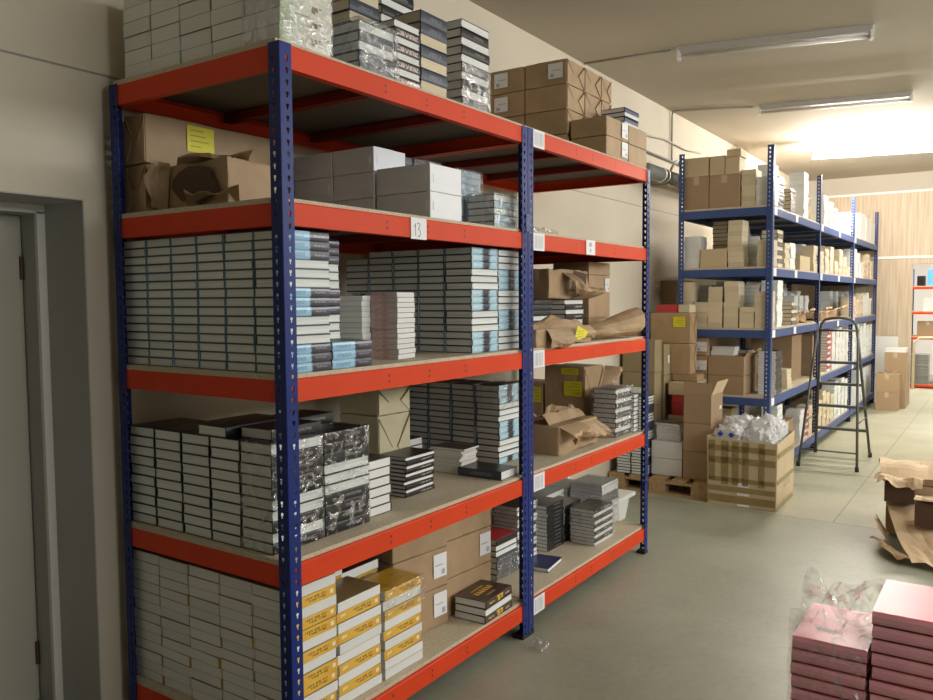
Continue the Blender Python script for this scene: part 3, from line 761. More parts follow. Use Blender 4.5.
def parcel(label, x0, x1, y0, y1, z0, z1, group=None, mt='kraft', folds='y', rz=0.0, name='kraft_parcel', amp=0.004, cat='parcel', lab=None, seed=None):
    o = thing(name, label, cat, ((x0 + x1) / 2, (y0 + y1) / 2, z0), rz, group)
    dx, dy, dz = (x1 - x0) / 2, (y1 - y0) / 2, z1 - z0
    me = soft_box(2 * dx, 2 * dy, dz, cuts=5, bev=0.007, amp=amp, scale=9, seed=(x0 * 7 + y0 * 13 + z0 * 17) if seed is None else seed)
    me.materials.append(M[mt]); link('wrapping', me, o)
    if folds:
        mb = MB(); cr = MB()
        h = dy if folds == 'x' else dx
        def P(a, b, e): return (-dx - e, a, b) if folds == 'x' else (a, -dy - e, b)
        for s in (-1, 1):
            tri = [(s * h * .97, dz * .03), (s * h * .97, dz * .97), (s * h * .97 - s * min(dz * .55, h * .8), dz * .5)]
            mb.poly([P(a, b, .0045) for a, b in tri]); mb.poly([P(a, b, .001) for a, b in tri][::-1])
            for i in range(3):
                p, q = tri[i], tri[(i + 1) % 3]
                mb.poly([P(*p, .001), P(*q, .001), P(*q, .0045), P(*p, .0045)])
            # dark quad painting crease shade along one slanted edge
            p, q = tri[1], tri[2]
            mb.poly([P(p[0], p[1], .0050), P(q[0], q[1], .0050), P(q[0], q[1] - .006, .0050), P(p[0], p[1] - .012, .0050)], 1)
        mb.build('folded_end', [M[mt], M['crease']], o)
    return o

def carton(label, x0, x1, y0, y1, z0, z1, group=None, mt='carton', tape='x', name='cardboard_carton', rz=0.0, cat='carton'):
    o = thing(name, label, cat, ((x0 + x1) / 2, (y0 + y1) / 2, z0), rz, group)
    dx, dy, dz = (x1 - x0) / 2, (y1 - y0) / 2, z1 - z0
    me = soft_box(2 * dx, 2 * dy, dz, cuts=2, bev=0.004, amp=0.0015, scale=7, seed=x0 * 3 + z0 * 5)
    me.materials.append(M[mt]); link('box_body', me, o)
    if tape:
        t = MB(); w = 0.025
        if tape == 'x':
            t.box(-dx - .0025, dx + .0025, -w, w, dz + .0008, dz + .0022)
            t.box(-dx - .0025, -dx - .0012, -w, w, dz - 0.07, dz)
        else:
            t.box(-w, w, -dy - .0025, dy + .0025, dz + .0008, dz + .0022)
            t.box(-w, w, -dy - .0025, -dy - .0012, dz - 0.07, dz)
        t.build('tape', [M['tape_pale']], o)
    return o

# second shelf end: kraft parcels and one torn open
for j in range(2):
    p = parcel(f'{("lower", "upper")[j]} long kraft parcel lying along the wall, second shelf end', 0.055, 0.74, 0.765, 0.888, S4 + j * 0.184, S4 + j * 0.184 + 0.182, 'kraft parcels on the second shelf', folds='x')
    if j == 1: sticker_on(p, 'y', -0.165, 0.068, 0.125, 0.10, (M['yellow'], M['ypr']), 0.3425, 0.0615)

def ragged(o, base, du, dv, nrm, nu=8, nv=6, curl=0.06, jag=0.02, mt='kraft', seed=1, name='torn_flap', thick=0.0015):
    """A ragged paper flap: from base along du, reaching out along dv, bulging along nrm."""
    rn = random.Random(seed); mb = MB(); b = 0
    base, du, dv, nrm = Vector(base), Vector(du), Vector(dv), Vector(nrm)
    for i in range(nu):
        u = i / (nu - 1)
        sm = lambda k, f=3.1: noise.noise(Vector((u * f + seed * 5.3, k * 2.7, seed * 1.9)))
        reach = 0.9 + 0.30 * sm(1) + rn.uniform(-0.05, 0.05)
        for j in range(nv):
            v = j / (nv - 1)
            q = noise.noise(Vector((u * 2.6 + seed, v * 2.1 - seed, 4.0)))
            p = base + du * u + dv * v * reach + nrm * (curl * math.sin(v * PI * 0.9) * (1 + 0.5 * sm(2)) + 2.6 * jag * v * q + jag * 0.35 * v * rn.uniform(-1, 1)) + du * (1.2 * jag * v * sm(3))
            mb.v.append(tuple(p))
    for i in range(nu - 1):
        for j in range(nv - 1):
            mb.f.append((i * nv + j, (i + 1) * nv + j, (i + 1) * nv + j + 1, i * nv + j + 1)); mb.m.append(0)
    f = mb.build(name, [M[mt]], o)
    md = f.modifiers.new('t', 'SOLIDIFY'); md.thickness = thick
    return f

def torn_wrap(name, label, loc, dx, dy, dz, seed, mt='kraft', rz=0.0, group=None, flaps=((0, 0.7), (1, 0.5), (2, 0.6)), tear=0.6, cat='wrapping paper'):
    """A kraft wrapper torn open on its -x face: dented body, dark patch painted as a shaded hollow and ragged flaps."""
    o = thing(name, label, cat, loc, rz, group)
    me = soft_box(2 * dx, 2 * dy, dz, cuts=7, bev=0.012, amp=0.014, scale=8, seed=seed)
    me.materials.append(M[mt]); link('wrapping', me, o)
    rnd = random.Random(seed)
    # dark ragged patch painting the shade of the hollow
    pts = []
    n = 14
    for i in range(n):
        a = 2 * PI * i / n
        r = rnd.uniform(0.75, 1.05)
        pts.append((-dx - 0.012, math.cos(a) * dy * tear * r, dz * 0.5 + math.sin(a) * dz * 0.40 * r))
    MB().poly(pts).build('torn_opening_shade', [M['kraft_in']], o)
    for k, (side, ln) in enumerate(flaps):
        nu, nv = 7, 5
        mb = MB()
        grid = []
        for i in range(nu):
            row = []
            for j in range(nv):
                u, v = i / (nu - 1), j / (nv - 1)
                s = v * ln * dz * rnd.uniform(0.92, 1.08)
                jag = (rnd.random() - .5) * 0.03 * v
                if side == 0:   # from the top edge, curling outward
                    p = (-dx - 0.006 - math.sin(v * 1.5) * s * .8, (u * 2 - 1) * dy * .75 + jag, dz * 0.97 - (1 - math.cos(v * 1.8)) * s * .5)
                elif side == 1:  # from the bottom edge, lying down
                    p = (-dx - 0.008 - s * .9, (u * 2 - 1) * dy * .7 + jag, 0.012 + 0.25 * s * math.sin(v * 2.6) + 0.01 * rnd.random())
                elif side == 2:  # from the near side
                    p = (-dx - 0.006 - s * .7, -dy * .98 + s * .3 + jag, dz * (.1 + .8 * u) + jag)
                else:
                    p = (-dx - 0.006 - s * .6, dy * .98 - s * .25 + jag, dz * (.1 + .8 * u) + jag)
                row.append(p)
            grid.append(row)
        b = len(mb.v)
        for row in grid: mb.v += row
        for i in range(nu - 1):
            for j in range(nv - 1):
                mb.f.append((b + i * nv + j, b + (i + 1) * nv + j, b + (i + 1) * nv + j + 1, b + i * nv + j + 1)); mb.m.append(0)
        fo = mb.build('torn_flap', [M[mt]], o)
        md = fo.modifiers.new('t', 'SOLIDIFY'); md.thickness = 0.0015
    return o
tw = torn_wrap('torn_kraft_parcel', 'kraft parcel torn open at its end, second shelf corner', (0.222, 0.545, S4), 0.115, 0.165, 0.175, 5, group='torn kraft parcels', cat='parcel', flaps=(), tear=0.85)
ragged(tw, (-0.11, 0.12, 0.172), (0.10, -0.27, 0.0), (-0.06, -0.10, 0.0), (0, 0, 1), seed=51, curl=0.02, jag=0.010)
ragged(tw, (-0.12, 0.05, 0.008), (0.06, -0.21, 0.0), (-0.09, -0.10, 0.045), (0, 0, 1), seed=52, curl=0.02, jag=0.012)
ragged(tw, (-0.12, 0.165, 0.01), (0.0, -0.02, 0.17), (-0.07, 0.02, 0.02), (0, 1, 0), seed=53, curl=0.02, jag=0.012)

# bottom shelf cartons with white labels
for c, (x0, x1, y0, y1) in enumerate(((0.7745, 1.1145, 0.191, 0.469), (1.142, 1.482, 0.192, 0.485))):
    for j in range(3):
        h = 0.171 if j < 2 else 0.150
        p = parcel(f'{("lowest", "middle", "topmost")[j]} kraft parcel of the {("first", "second")[c]} pile on the bottom shelf', x0, x1, y0, y1, S1 + j * 0.173, S1 + j * 0.173 + h, 'kraft parcels on the bottom shelf', folds=None, rz=R(-6 if c == 0 else -4))
        if (c, j) in ((0, 0), (0, 1), (1, 1)):
            sticker_on(p, 'y', 0.075, 0.045, 0.085, 0.105, (M['paper'], M['faint']), (x1 - x0) / 2, (y1 - y0) / 2, 'code')
# red-topped stack, bottom shelf past the post
RT = Kind('wrapped_black_book', 0.205, 0.15, 0.0300, [(M['cov_black'], M['sp_slate']), (M['cov_red'], M['cov_black'])], M['page'])
stack(RT, 7, 1.650 + 0.1025, 0.335, S1, flips=lambda t: t in (2, 3), v=lambda t: 1 if t == 1 else 0, look='black book', place='of red-topped pile beside middle post, second rack bottom', group='red-topped pile on the bottom shelf')
wrap('shrink_wrap', 'crinkled film round the lower books of red-topped pile', 1.645, 1.86, 0.258, 0.412, S1, S1 + 0.115, 0.006, 31, open_top=True, group='clear wraps on the second rack')
DK2 = Kind('slim_dark_book', 0.205, 0.150, 0.0215, [(M['cov_black'], M['sp_black'], M['page'])], M['page'], soft='semi')
for ci, (x, y) in enumerate(((1.68, 0.62), (1.90, 0.62))):
    stack(DK2, 17, x, y, S1, look='slim dark book', place=f'of {("first", "second")[ci]} back column past middle post, second rack bottom', group='dark back columns on the second rack bottom', single=True)
stack(DK2, 15, 1.975, 0.345, S1, flips=lambda t: t % 3 != 0, look='slim dark book', place='of tall pile next to middle post, second rack bottom', group='tall dark pile on the second rack bottom')
wrap('shrink_wrap', 'crinkled film on the tall dark pile next to middle post', 1.872, 2.078, 0.27, 0.42, S1 + 0.09, S1 + 15 * 0.0219, 0.007, 33, mt='film2', group='clear wraps on the second rack')
SB = Kind('flat_navy_book', 0.21, 0.14, 0.022, [(M['cov_navy'], M['cov_black'], M['page_white'])], M['page_white'])
put_book(SB, 0, (2.00, 0.185, S1), PI + R(8), 'single flat navy book near the edge, second rack bottom', 'single navy book')
stack(DK2, 12, 2.305, 0.345, S1, look='slim grey-black book', place='of middle back pile, second rack bottom', group='middle back pile on the second rack bottom')
stack(DK2, 10, 2.52, 0.345, S1, look='slim grey-black book', place='of hidden pile behind glossy pile, second rack bottom', group='hidden back pile on the second rack bottom', single=True)
G2 = Kind('glossy_dark_book', 0.255, 0.155, 0.0205, [(M['cov_black'], M['sp_bw'], M['page_white'])], M['page'], soft='semi')
stack(G2, 10, 2.575, 0.170, S1, flips=lambda t: t % 2 == 0, look='glossy dark book', place='of film-wrapped front pile, second rack bottom', group='film-wrapped front pile on the second rack bottom')
wrap('shrink_wrap', 'shiny film round the glossy front pile, second rack bottom', 2.447, 2.703, 0.092, 0.248, S1, S1 + 0.209, 0.010, 35, mt='film2', group='clear wraps on the second rack')
MG = Kind('wrapped_magazine', 0.245, 0.215, 0.0150, [(M['cov_grey'], M['page_white'], M['page_white']), (M['cov_black'], M['cov_grey'], M['page_white'])], M['page_white'], soft=True)
for ci, x in enumerate((2.780,)):
    stack(MG, 18, x + 0.1225, 0.305, S1, v=lambda t: 1 if 4 < t < 9 else 0, look='wrapped white-edged magazine', place='of squat block at rack end, second rack bottom', group='magazine block on the second rack bottom')
stack(MG, 15, 2.908, 0.55, S1, v=0, look='wrapped grey magazine', place='of block behind the white-edged one, second rack bottom', group='rear magazine block on the second rack bottom', single=True)
stack(MG, 15, 2.64, 0.56, S1, v=0, look='wrapped grey magazine', place='of rear block mid-shelf, second rack bottom', group='rear mid magazine block on the second rack bottom', single=True)
wrap('shrink_wrap', 'glossy film round the white-edged magazine block at rack end', 2.780, 3.025, 0.197, 0.413, S1, S1 + 18 * 0.0154, 0.006, 37, mt='film2', group='clear wraps on the second rack')

# second rack, fourth shelf
p = torn_wrap('torn_kraft_parcel', 'low torn kraft parcel at the front, second rack fourth shelf', (2.24, 0.21, S2), 0.24, 0.12, 0.155, 9, group='torn kraft parcels', cat='parcel', flaps=(), tear=0.0001)
mb = MB()
rnd = random.Random(3)
ragged(p, (-0.23, -0.122, 0.15), (0.20, 0, 0.01), (0.02, -0.05, -0.08), (0, -1, 0), seed=2)
ragged(p, (0.0, -0.122, 0.15), (0.22, 0, -0.01), (0.02, -0.05, -0.11), (0, -1, 0), seed=3)
ragged(p, (-0.22, -0.05, 0.158), (0.44, 0, 0), (0.0, 0.12, 0.05), (0, 0, 1), seed=4, curl=0.03)
p = parcel('tall kraft parcel with two yellow labels, second rack fourth shelf', 2.735, 3.02, 0.30, 0.575, S2, S2 + 0.41, 'kraft parcels on the second rack', folds='y', amp=0.010)
sticker_on(p, 'x', -0.125, 0.225, 0.125, 0.095, (M['yellow'], M['ypr']), 0.1425, 0.1375)
sticker_on(p, 'x', -0.10, 0.36, 0.12, 0.04, (M['yellow'], M['ypr']), 0.1425, 0.1375)
ragged(p, (0.06, -0.140, 0.20), (0.10, 0, 0.20), (0.13, -0.03, -0.02), (0, -1, 0), seed=6)
p = parcel('shorter kraft parcel with one yellow label behind, second rack fourth shelf', 2.735, 3.02, 0.59, 0.86, S2, S2 + 0.29, 'kraft parcels on the second rack', folds=None)
sticker_on(p, 'x', -0.125, 0.17, 0.10, 0.10, (M['yellow'], M['ypr']), 0.1425, 0.135)
GM2 = Kind('thin_white_book', 0.19, 0.075, 0.026, [(M['cov_dark'], M['sp_slate'], M['page_white'])], M['page_white'])
STK = Kind('black_white_book', 0.235, 0.150, 0.0285, [(M['cov_black'], M['sp_bw'], M['page_white'])], M['page_white'])
stack(STK, 10, 2.80, 0.140, S2, flips=lambda t: t % 2 == 1, look='black and white book', place='of film-wrapped pile at end, second rack fourth shelf', group='black and white pile on the second rack')
wrap('shrink_wrap', 'crinkled shiny film round the black and white pile', 2.682, 2.918, 0.065, 0.216, S2, S2 + 0.289, 0.010, 41, mt='film', group='clear wraps on the second rack')
stack(GM2, 9, 2.965, 0.145, S2, rz=PI / 2, look='thin white-edged book', place='of narrow pile against end post, second rack fourth shelf', group='narrow pile on the second rack', single=True)

# second rack, middle shelf
p = torn_wrap('torn_kraft_parcel', 'slumped kraft wrapper with yellow label, second rack middle shelf', (1.935, 0.115, S3), 0.31, 0.10, 0.088, 12, group='torn kraft parcels', cat='parcel', flaps=(), tear=0.0001)
ragged(p, (-0.22, -0.108, 0.085), (0.48, 0, 0.01), (0, -0.012, -0.09), (0, -1, 0), seed=12, nu=12, curl=0.03, jag=0.012)
ragged(p, (-0.30, -0.08, 0.086), (0.55, 0, 0.0), (0.02, 0.11, 0.025), (0, 0, 1), seed=13, curl=0.03)
yl = MB(); yl.poly([(-0.02, -0.1525, 0.018), (0.11, -0.1525, 0.034), (0.15, -0.1525, 0.062), (0.03, -0.1525, 0.098)])
for k in range(3): yl.poly([(0.02, -0.1535, 0.036 + .015 * k), (0.10, -0.1535, 0.042 + .012 * k), (0.10, -0.1535, 0.045 + .012 * k), (0.02, -0.1535, 0.040 + .015 * k)], 1)
yl.build('yellow_label', [M['yellow'], M['ypr']], p)
# open-mouthed paper sleeve
p = thing('kraft_sleeve', 'open-mouthed kraft paper sleeve lying on its side, second rack middle shelf', 'wrapping paper', (2.58, 0.115, S3), R(-18), None)
nr, ns = 14, 16
mb = MB()
for i in range(nr):
    u = i / (nr - 1)
    x = -0.27 + 0.54 * u
    hw, hh = 0.05 + 0.05 * u ** 1.2, 0.034 + 0.040 * u ** 1.3
    for j in range(ns):
        a = 2 * PI * j / ns
        q = noise.noise(Vector((x * 9, math.cos(a) * 2, math.sin(a) * 2))) * 0.016 * (1 - .4 * u)
        sq = 1.0 if math.sin(a) > 0 else 0.75
        peak = 0.045 * u ** 3 * max(0, math.sin(a)) ** 3
        mb.v.append((x + (0.04 * math.sin(a) if i == nr - 1 else 0), math.cos(a) * (hw + q), max(0.004, hh * 0.9 + math.sin(a) * (hh + q) * sq + peak)))
for i in range(nr - 1):
    for j in range(ns):
        k = (j + 1) % ns
        mb.f.append((i * ns + j, i * ns + k, (i + 1) * ns + k, (i + 1) * ns + j)); mb.m.append(0)
mb.f.append(tuple(range(ns))); mb.m.append(0)
sl = mb.build('sleeve', [M['kraft']], p); md = sl.modifiers.new('t', 'SOLIDIFY'); md.thickness = 0.002
ragged(p, (0.24, -0.05, 0.012), (0.0, 0.10, 0.0), (0.05, 0, 0.004), (0, 0, 1), seed=15, curl=0.02, mt='kraft')
CG = Kind('grey_board_book', 0.21, 0.15, 0.0285, [(M['cov_black'], M['cov_dark'], M['page_white'])], M['page'])
stack(CG, 8, 2.135, 0.335, S3, flips=lambda t: t % 4 == 0, look='black board book', place='of dark pile behind kraft wrapper, second rack middle shelf', group='dark pile on the second rack middle shelf')
stack(STK, 8, 2.545, 0.345, S3, flips=lambda t: t % 2 == 1, look='striped black and white book', place='of striped pile, second rack middle shelf', group='striped pile on the second rack middle shelf')
zc = S3
for j, h in enumerate((0.116, 0.135, 0.127, 0.078)):
    p = carton(f'{("lowest", "second lowest", "third", "topmost")[j]} pale carton of the end column, second rack middle shelf', 2.705, 3.015, 0.255, 0.50, zc, zc + h, 'pale cartons on the second rack', mt='kraft', tape=None)
    zc += h + 0.001
    if j == 2: sticker_on(p, 'y', 0.07, 0.025, 0.07, 0.085, (M['paper'], M['faint']), 0.155, 0.1225, 'code')
tw2 = torn_wrap('torn_kraft_parcel', 'ripped kraft parcel up under the beam, second rack middle shelf', (2.42, 0.36, S3 + 0.233), 0.25, 0.12, 0.17, 17, group='torn kraft parcels', cat='parcel', flaps=(), tear=0.0001)
MB().poly([(0.02, -0.1225, 0.05), (0.20, -0.1225, 0.04), (0.22, -0.1225, 0.15), (0.05, -0.1225, 0.165)]).build('torn_opening_shade', [M['kraft_in']], tw2)  # dark patch stands in for shade inside the rip
ragged(tw2, (0.0, -0.122, 0.0), (0.24, 0, 0.0), (0.03, -0.07, 0.075), (0, -1, 0), seed=61, jag=0.015)
ragged(tw2, (-0.10, -0.122, 0.15), (0.12, 0, 0.0), (0.02, -0.05, -0.13), (0, -1, 0), seed=62, jag=0.015)
carton('dark brown carton at back, second rack middle shelf', 2.30, 2.88, 0.585, 0.865, S3, S3 + 0.40, None, mt='carton', tape=None)

# cartons on the top shelf
for r_, (x0, x1) in enumerate(((2.42, 2.645), (2.65, 2.875), (2.88, 3.03))):
    for c, (y0, y1) in enumerate(((0.262, 0.535), (0.54, 0.80))):
        for j in range(4):
            p = parcel(f'kraft parcel, {("lowest", "second lowest", "third", "topmost")[j]} of {("first", "second", "third")[r_]} {("front", "rear")[c]} top-shelf column', x0, x1, y0, y1, S5 + j * 0.1415, S5 + j * 0.1415 + 0.14, 'kraft parcels in the tall top-shelf block', folds='y' if c == 0 else None, amp=0.003)
            if r_ == 0 and ((c == 0 and j == 3) or (c == 1 and j in (2, 3))):
                sticker_on(p, 'x', -0.115 if c == 0 else -0.02, 0.035, 0.095, 0.085, (M['paper'], M['faint']), 0.1145, 0.13, 'code')
for c, (x0, x1) in enumerate(((2.435, 2.745), (2.75, 3.03))):
    for j in range(2):
        p = parcel(f'{("lower", "upper")[j]} kraft parcel, {("first", "second")[c]} in the low row at the top-shelf edge', x0, x1, 0.022, 0.245, S5 + j * 0.1085, S5 + j * 0.1085 + 0.107, 'kraft parcels in the low top-shelf row', folds=None, amp=0.003, mt='kraft')
        if c == 0: sticker_on(p, 'y', 0.045, 0.015, 0.085, 0.085, (M['paper'], M['faint']), 0.155, 0.1145, 'code')
NV = Kind('navy_white_book', 0.21, 0.15, 0.0265, [(M['cov_navy'], M['cov_navy'], M['page_white'])], M['page_white'])
stack(NV, 4, 2.865, 0.125, S5 + 0.219, flips=lambda t: t % 2 == 0, look='navy and white book', place='of small pile resting on top-shelf parcels', group='navy pile on the top-shelf parcels')
# cream parcels on the fourth shelf of the near rack
for j in range(2):
    parcel(f'{("lower", "upper")[j]} cream paper parcel standing behind the black pile, fourth shelf', 1.02, 1.25, 0.50, 0.74, S2 + (0 if j == 0 else 0.302), S2 + (0.30 if j == 0 else 0.425), 'cream parcels on the fourth shelf', mt='cream_card', folds='y')

# ---------------------------------------------------------------- the room
XW, XE, YB, YF, ZC = -8.5, 11.85, 0.95, -6.2, 3.45
struct('floor', MB().box(XW, 17.2, YF, 1.5, -0.1, 0.0), [M['floor']])
struct('ceiling', MB().box(XW, 17.2, YF, 1.5, ZC, ZC + 0.1), [M['ceiling']])
# long wall with the door opening (x -1.15 .. -0.08, up to z 1.985) and a thin horizontal joint
dx0, dx1, dz = -1.15, -0.08, 1.985
w = MB()
w.box(XW, dx0, YB, 1.5, 0, 2.446); w.box(dx1, 17.2, YB, 1.5, 0, 2.446)
w.box(dx0, dx1, YB, 1.5, dz, 2.446)
w.box(XW, 17.2, YB + 0.004, 1.5, 2.446, 2.454, 1)
w.box(XW, 17.2, YB, 1.5, 2.454, ZC)
struct('wall_left', w, [M['wall'], M['cable']])
d = bpy.data.objects.new('door_1', None); COL.objects.link(d); d['kind'] = 'structure'
rv = MB()
rv.box(dx1, dx1 + 0.0015, YB + 0.001, 1.30, 0, dz); rv.box(dx0 - 0.0015, dx0, YB + 0.001, 1.30, 0, dz); rv.box(dx0, dx1, YB + 0.001, 1.30, dz, dz + 0.0015)
# lining standing just proud of the reveal
rv2 = MB()
rv2.box(dx1 - 0.004, dx1 + 0.002, YB + 0.002, 1.215, 0, dz - 0.004); rv2.box(dx0 - 0.002, dx0 + 0.004, YB + 0.002, 1.215, 0, dz - 0.004); rv2.box(dx0, dx1, YB + 0.002, 1.215, dz - 0.004, dz + 0.002)
rv2.build('door_reveal', [M['reveal']], d)
fr = MB()
fr.box(dx1 - 0.035, dx1, 1.215, 1.235, 0, dz - 0.03); fr.box(dx0, dx0 + 0.035, 1.215, 1.235, 0, dz - 0.03); fr.box(dx0, dx1, 1.215, 1.235, dz - 0.035, dz)
fr.build('door_frame', [M['white']], d)
fr = MB()
fr.box(dx1 - 0.030, dx1, 1.236, 1.36, 0, dz - 0.03); fr.box(dx0, dx0 + 0.030, 1.236, 1.36, 0, dz - 0.03); fr.box(dx0, dx1, 1.236, 1.36, dz - 0.035, dz)
fr.build('door_jamb', [M['reveal']], d)
MB().box(dx0 + 0.032, dx1 - 0.034, 1.34, 1.38, 0.01, dz - 0.04).build('door_leaf', [M['leaf']], d)
for z in (0.16, 1.70):
    MB().tube([(dx1 - 0.037, 1.336, z), (dx1 - 0.037, 1.336, z + 0.09)], 0.008).build('hinge', [M['hinge']], d)
struct('wall_behind', MB().box(XW - 0.1, XW, YF, 1.5, 0, ZC), [M['dark_wall']])
struct('wall_right', MB().box(XW, 17.2, YF - 0.1, YF, 0, ZC), [M['wall']])
# end wall: wooden panel with an opening to the next room
oy0, oy1, oz = -2.6, -0.655, 2.10
e = MB()
e.box(XE, XE + 0.09, oy1, YB, 0, 3.16); e.box(XE, XE + 0.09, YF, oy0, 0, 3.16); e.box(XE, XE + 0.09, oy0, oy1, oz, 3.16)
struct('wall_end', e, [M['panel']])
struct('wall_end_upper', MB().box(XE + 0.02, XE + 0.09, YF, YB, 3.19, ZC), [M['ceiling']])
struct('trim_1', MB().box(XE - 0.012, XE + 0.1, YF, YB, 3.16, 3.19), [M['white']])
struct('trim_2', MB().box(XE - 0.02, XE, -3.0, YB - 0.36, 2.185, 2.222), [M['white']])
struct('wall_far', MB().box(17.2, 17.3, YF, 1.5, 0, ZC), [M['white']])

# ceiling lamps
def lamp(x0, y0, x1, y1, label, lit=False):
    drop = 0.13 if lit else 0.0
    c = Vector(((x0 + x1) / 2, (y0 + y1) / 2, ZC - drop)); a = math.atan2(y1 - y0, x1 - x0); L = math.hypot(x1 - x0, y1 - y0)
    o = thing('ceiling_lamp', label, 'lamp', c, a, 'fluorescent ceiling lamps')
    k = 0.25 if lit else 1.0
    MB().extrude_x([(-0.05 * k, -0.001), (-0.035 * k, -0.045), (0.035 * k, -0.045), (0.05 * k, -0.001)], -L / 2, L / 2).build('lamp_housing', [M['lamp']], o)
    if lit:
        for s in (-1, 1): MB().tube([(s * L * .35, 0, -0.003), (s * L * .35, 0, drop)], 0.006, 8).build('hanger_rod', [M['white']], o)
    for s in (-1, 1):
        MB().box(s * L / 2 - 0.012, s * L / 2 + 0.012, -0.04, 0.04, -0.085, -0.001).build('end_cap', [M['white']], o)
    MB().tube([(-L / 2 + 0.014, 0, -0.066), (L / 2 - 0.014, 0, -0.066)], 0.014, 10).build('tube', [M['lit'] if lit else M['tube']], o, True)
lamp(4.12, 0.21, 4.42, -1.03, 'unlit fluorescent tube lamp on the ceiling, nearer of the two dark ones')
lamp(6.29, 0.18, 6.57, -1.07, 'unlit fluorescent tube lamp on the ceiling, closest to the glowing one')
lamp(8.45, 0.12, 8.73, -1.12, 'glowing fluorescent tube lamp on the ceiling over the blue racks', True)
# conduits and pipes on the long wall
def cable(name, label, pts, r, mt='cable', cat='cable'):
    return tag(MB().tube(pts, r, 8).build(name, [M[mt]], None, True), label, cat)
cable('cable_conduit', 'thin grey conduit climbing the wall and crossing the ceiling to a lamp', [(6.0, 0.935, 2.95), (6.0, 0.935, 3.40), (6.0, 0.925, 3.438), (6.0, 0.90, 3.442), (6.29, 0.24, 3.442)], 0.009)
cable('cable_conduit', 'thin grey conduit on the ceiling feeding the nearer dark lamp', [(4.05, 0.94, 3.442), (4.12, 0.27, 3.442)], 0.008)
cable('wall_cable', 'long sagging cable running along the wall above the racks', [(1.4, 0.935, 3.05), (2.4, 0.935, 3.03), (3.44, 0.935, 3.06), (4.1, 0.935, 3.07), (4.62, 0.935, 3.10), (5.2, 0.935, 3.09), (5.8, 0.935, 3.14), (6.4, 0.935, 3.13), (6.9, 0.935, 3.17)], 0.009)
cable('wall_pipe', 'thin straight pipe on the wall just below the sagging cable', [(4.9, 0.93, 2.955), (7.6, 0.93, 2.955)], 0.012)
o = thing('heating_duct', 'thick grey pipe duct fixed along the wall behind the blue racks', 'duct', (5.0, 0.80, 2.735))
MB().tube([(0, 0, 0), (2.6, 0, 0)], 0.062, 20).build('duct_body', [M['duct']], o, True)
for x in (0.5, 1.6):
    MB().box(x - 0.015, x + 0.015, -0.02, 0.145, -0.075, -0.062).build('bracket', [M['cable']], o)
for x in (0.33, 0.42):
    MB().tube([(x - 0.012, 0, 0), (x + 0.012, 0, 0)], 0.066, 20).build('duct_clip', [M['white']], o)
cable('hanging_hose', 'pale bent hose hooked over the grey duct', [(5.42, 0.735, 2.78), (5.48, 0.72, 2.86), (5.56, 0.715, 2.885), (5.64, 0.72, 2.84), (5.66, 0.725, 2.70), (5.66, 0.725, 2.60)], 0.011, 'white_plastic', 'hose')
tag(MB().box(5.20, 5.212, 0.90, 0.915, 2.80, 2.98).box(5.19, 5.222, 0.895, 0.92, 2.97, 2.985).build('hanging_strap', [M['strap']], None), 'short black strap hanging from the wall pipe', 'strap')

# ---------------------------------------------------------------- blue racks
BX, BY, BD = 5.309, -0.194, 0.810
BW = (2.077, 2.219, 2.184)
BL_ = [0.15, 0.751, 1.338, 1.865, 2.382]
T1, T2, T3, T4, T5 = [z + 0.0145 for z in BL_]
x = BX
nm = ('nearest', 'middle', 'farthest')
for i, bw in enumerate(BW):
    b = rack('steel_storage_rack', f'{nm[i]} bay of the blue storage racks along the wall', 'blue racks', (x, BY, 0), 0, BD, bw, 2.891, BL_, 0.05, 0.07, M['blue2'], M['blue2'], M['blue2'], (bw / 3, 2 * bw / 3), detailed=False, skip_posts=() if i == 0 else ((1, 1), (1, -1)), sides=True)
    for z in BL_[1:]:
        sticker(b, 0.055 + (0.0 if i == 0 else -0.03), z - 0.068, 0.10, 0.066, 'blank')
        if z > 1 and i < 2: sticker(b, bw * (0.42 + 0.07 * i), z - 0.066, 0.10, 0.064, 'blank')
    x += bw

def kinds():
    K = {}
    def k(nm, L, W, T, c, sp, pg, soft=True): K[nm] = Kind(nm, L, W, T, [(c, sp, pg)], pg, soft=soft, single=True)
    k('cream_paperback', 0.19, 0.122, 0.0445, M['cov_cream'], M['cov_cream'], M['page_cream'])
    k('white_softcover', 0.20, 0.14, 0.040, M['cov_white'], M['cov_white'], M['page_white'])
    k('dark_cream_hardcover', 0.20, 0.14, 0.036, M['cov_dark'], M['sp_slate'], M['page_cream'], False)
    k('grey_softcover', 0.20, 0.14, 0.034, M['cov_grey'], M['page'], M['page'])
    k('pinkish_softcover', 0.21, 0.15, 0.038, M['cov_pinkish'], M['cov_pinkish'], M['page_cream'])
    k('red_hardcover', 0.19, 0.14, 0.032, M['cov_red'], M['cov_red'], M['page_white'], False)
    k('black_magazine', 0.22, 0.15, 0.022, M['cov_black'], M['cov_black'], M['page_white'])
    return K
K = kinds()
LK = dict(cream_paperback='cream paperback', white_softcover='white softcover', dark_cream_hardcover='dark cream-paged hardcover', grey_softcover='grey softcover', pinkish_softcover='pale pinkish softcover', red_hardcover='red hardcover', black_magazine='black magazine')
ORDP = ORD[1:] 
SHN = {T1: 'lowest blue shelf', T2: 'second-lowest blue shelf', T3: 'middle blue shelf', T4: 'second-highest blue shelf', T5: 'highest blue shelf'}
_pn = {}
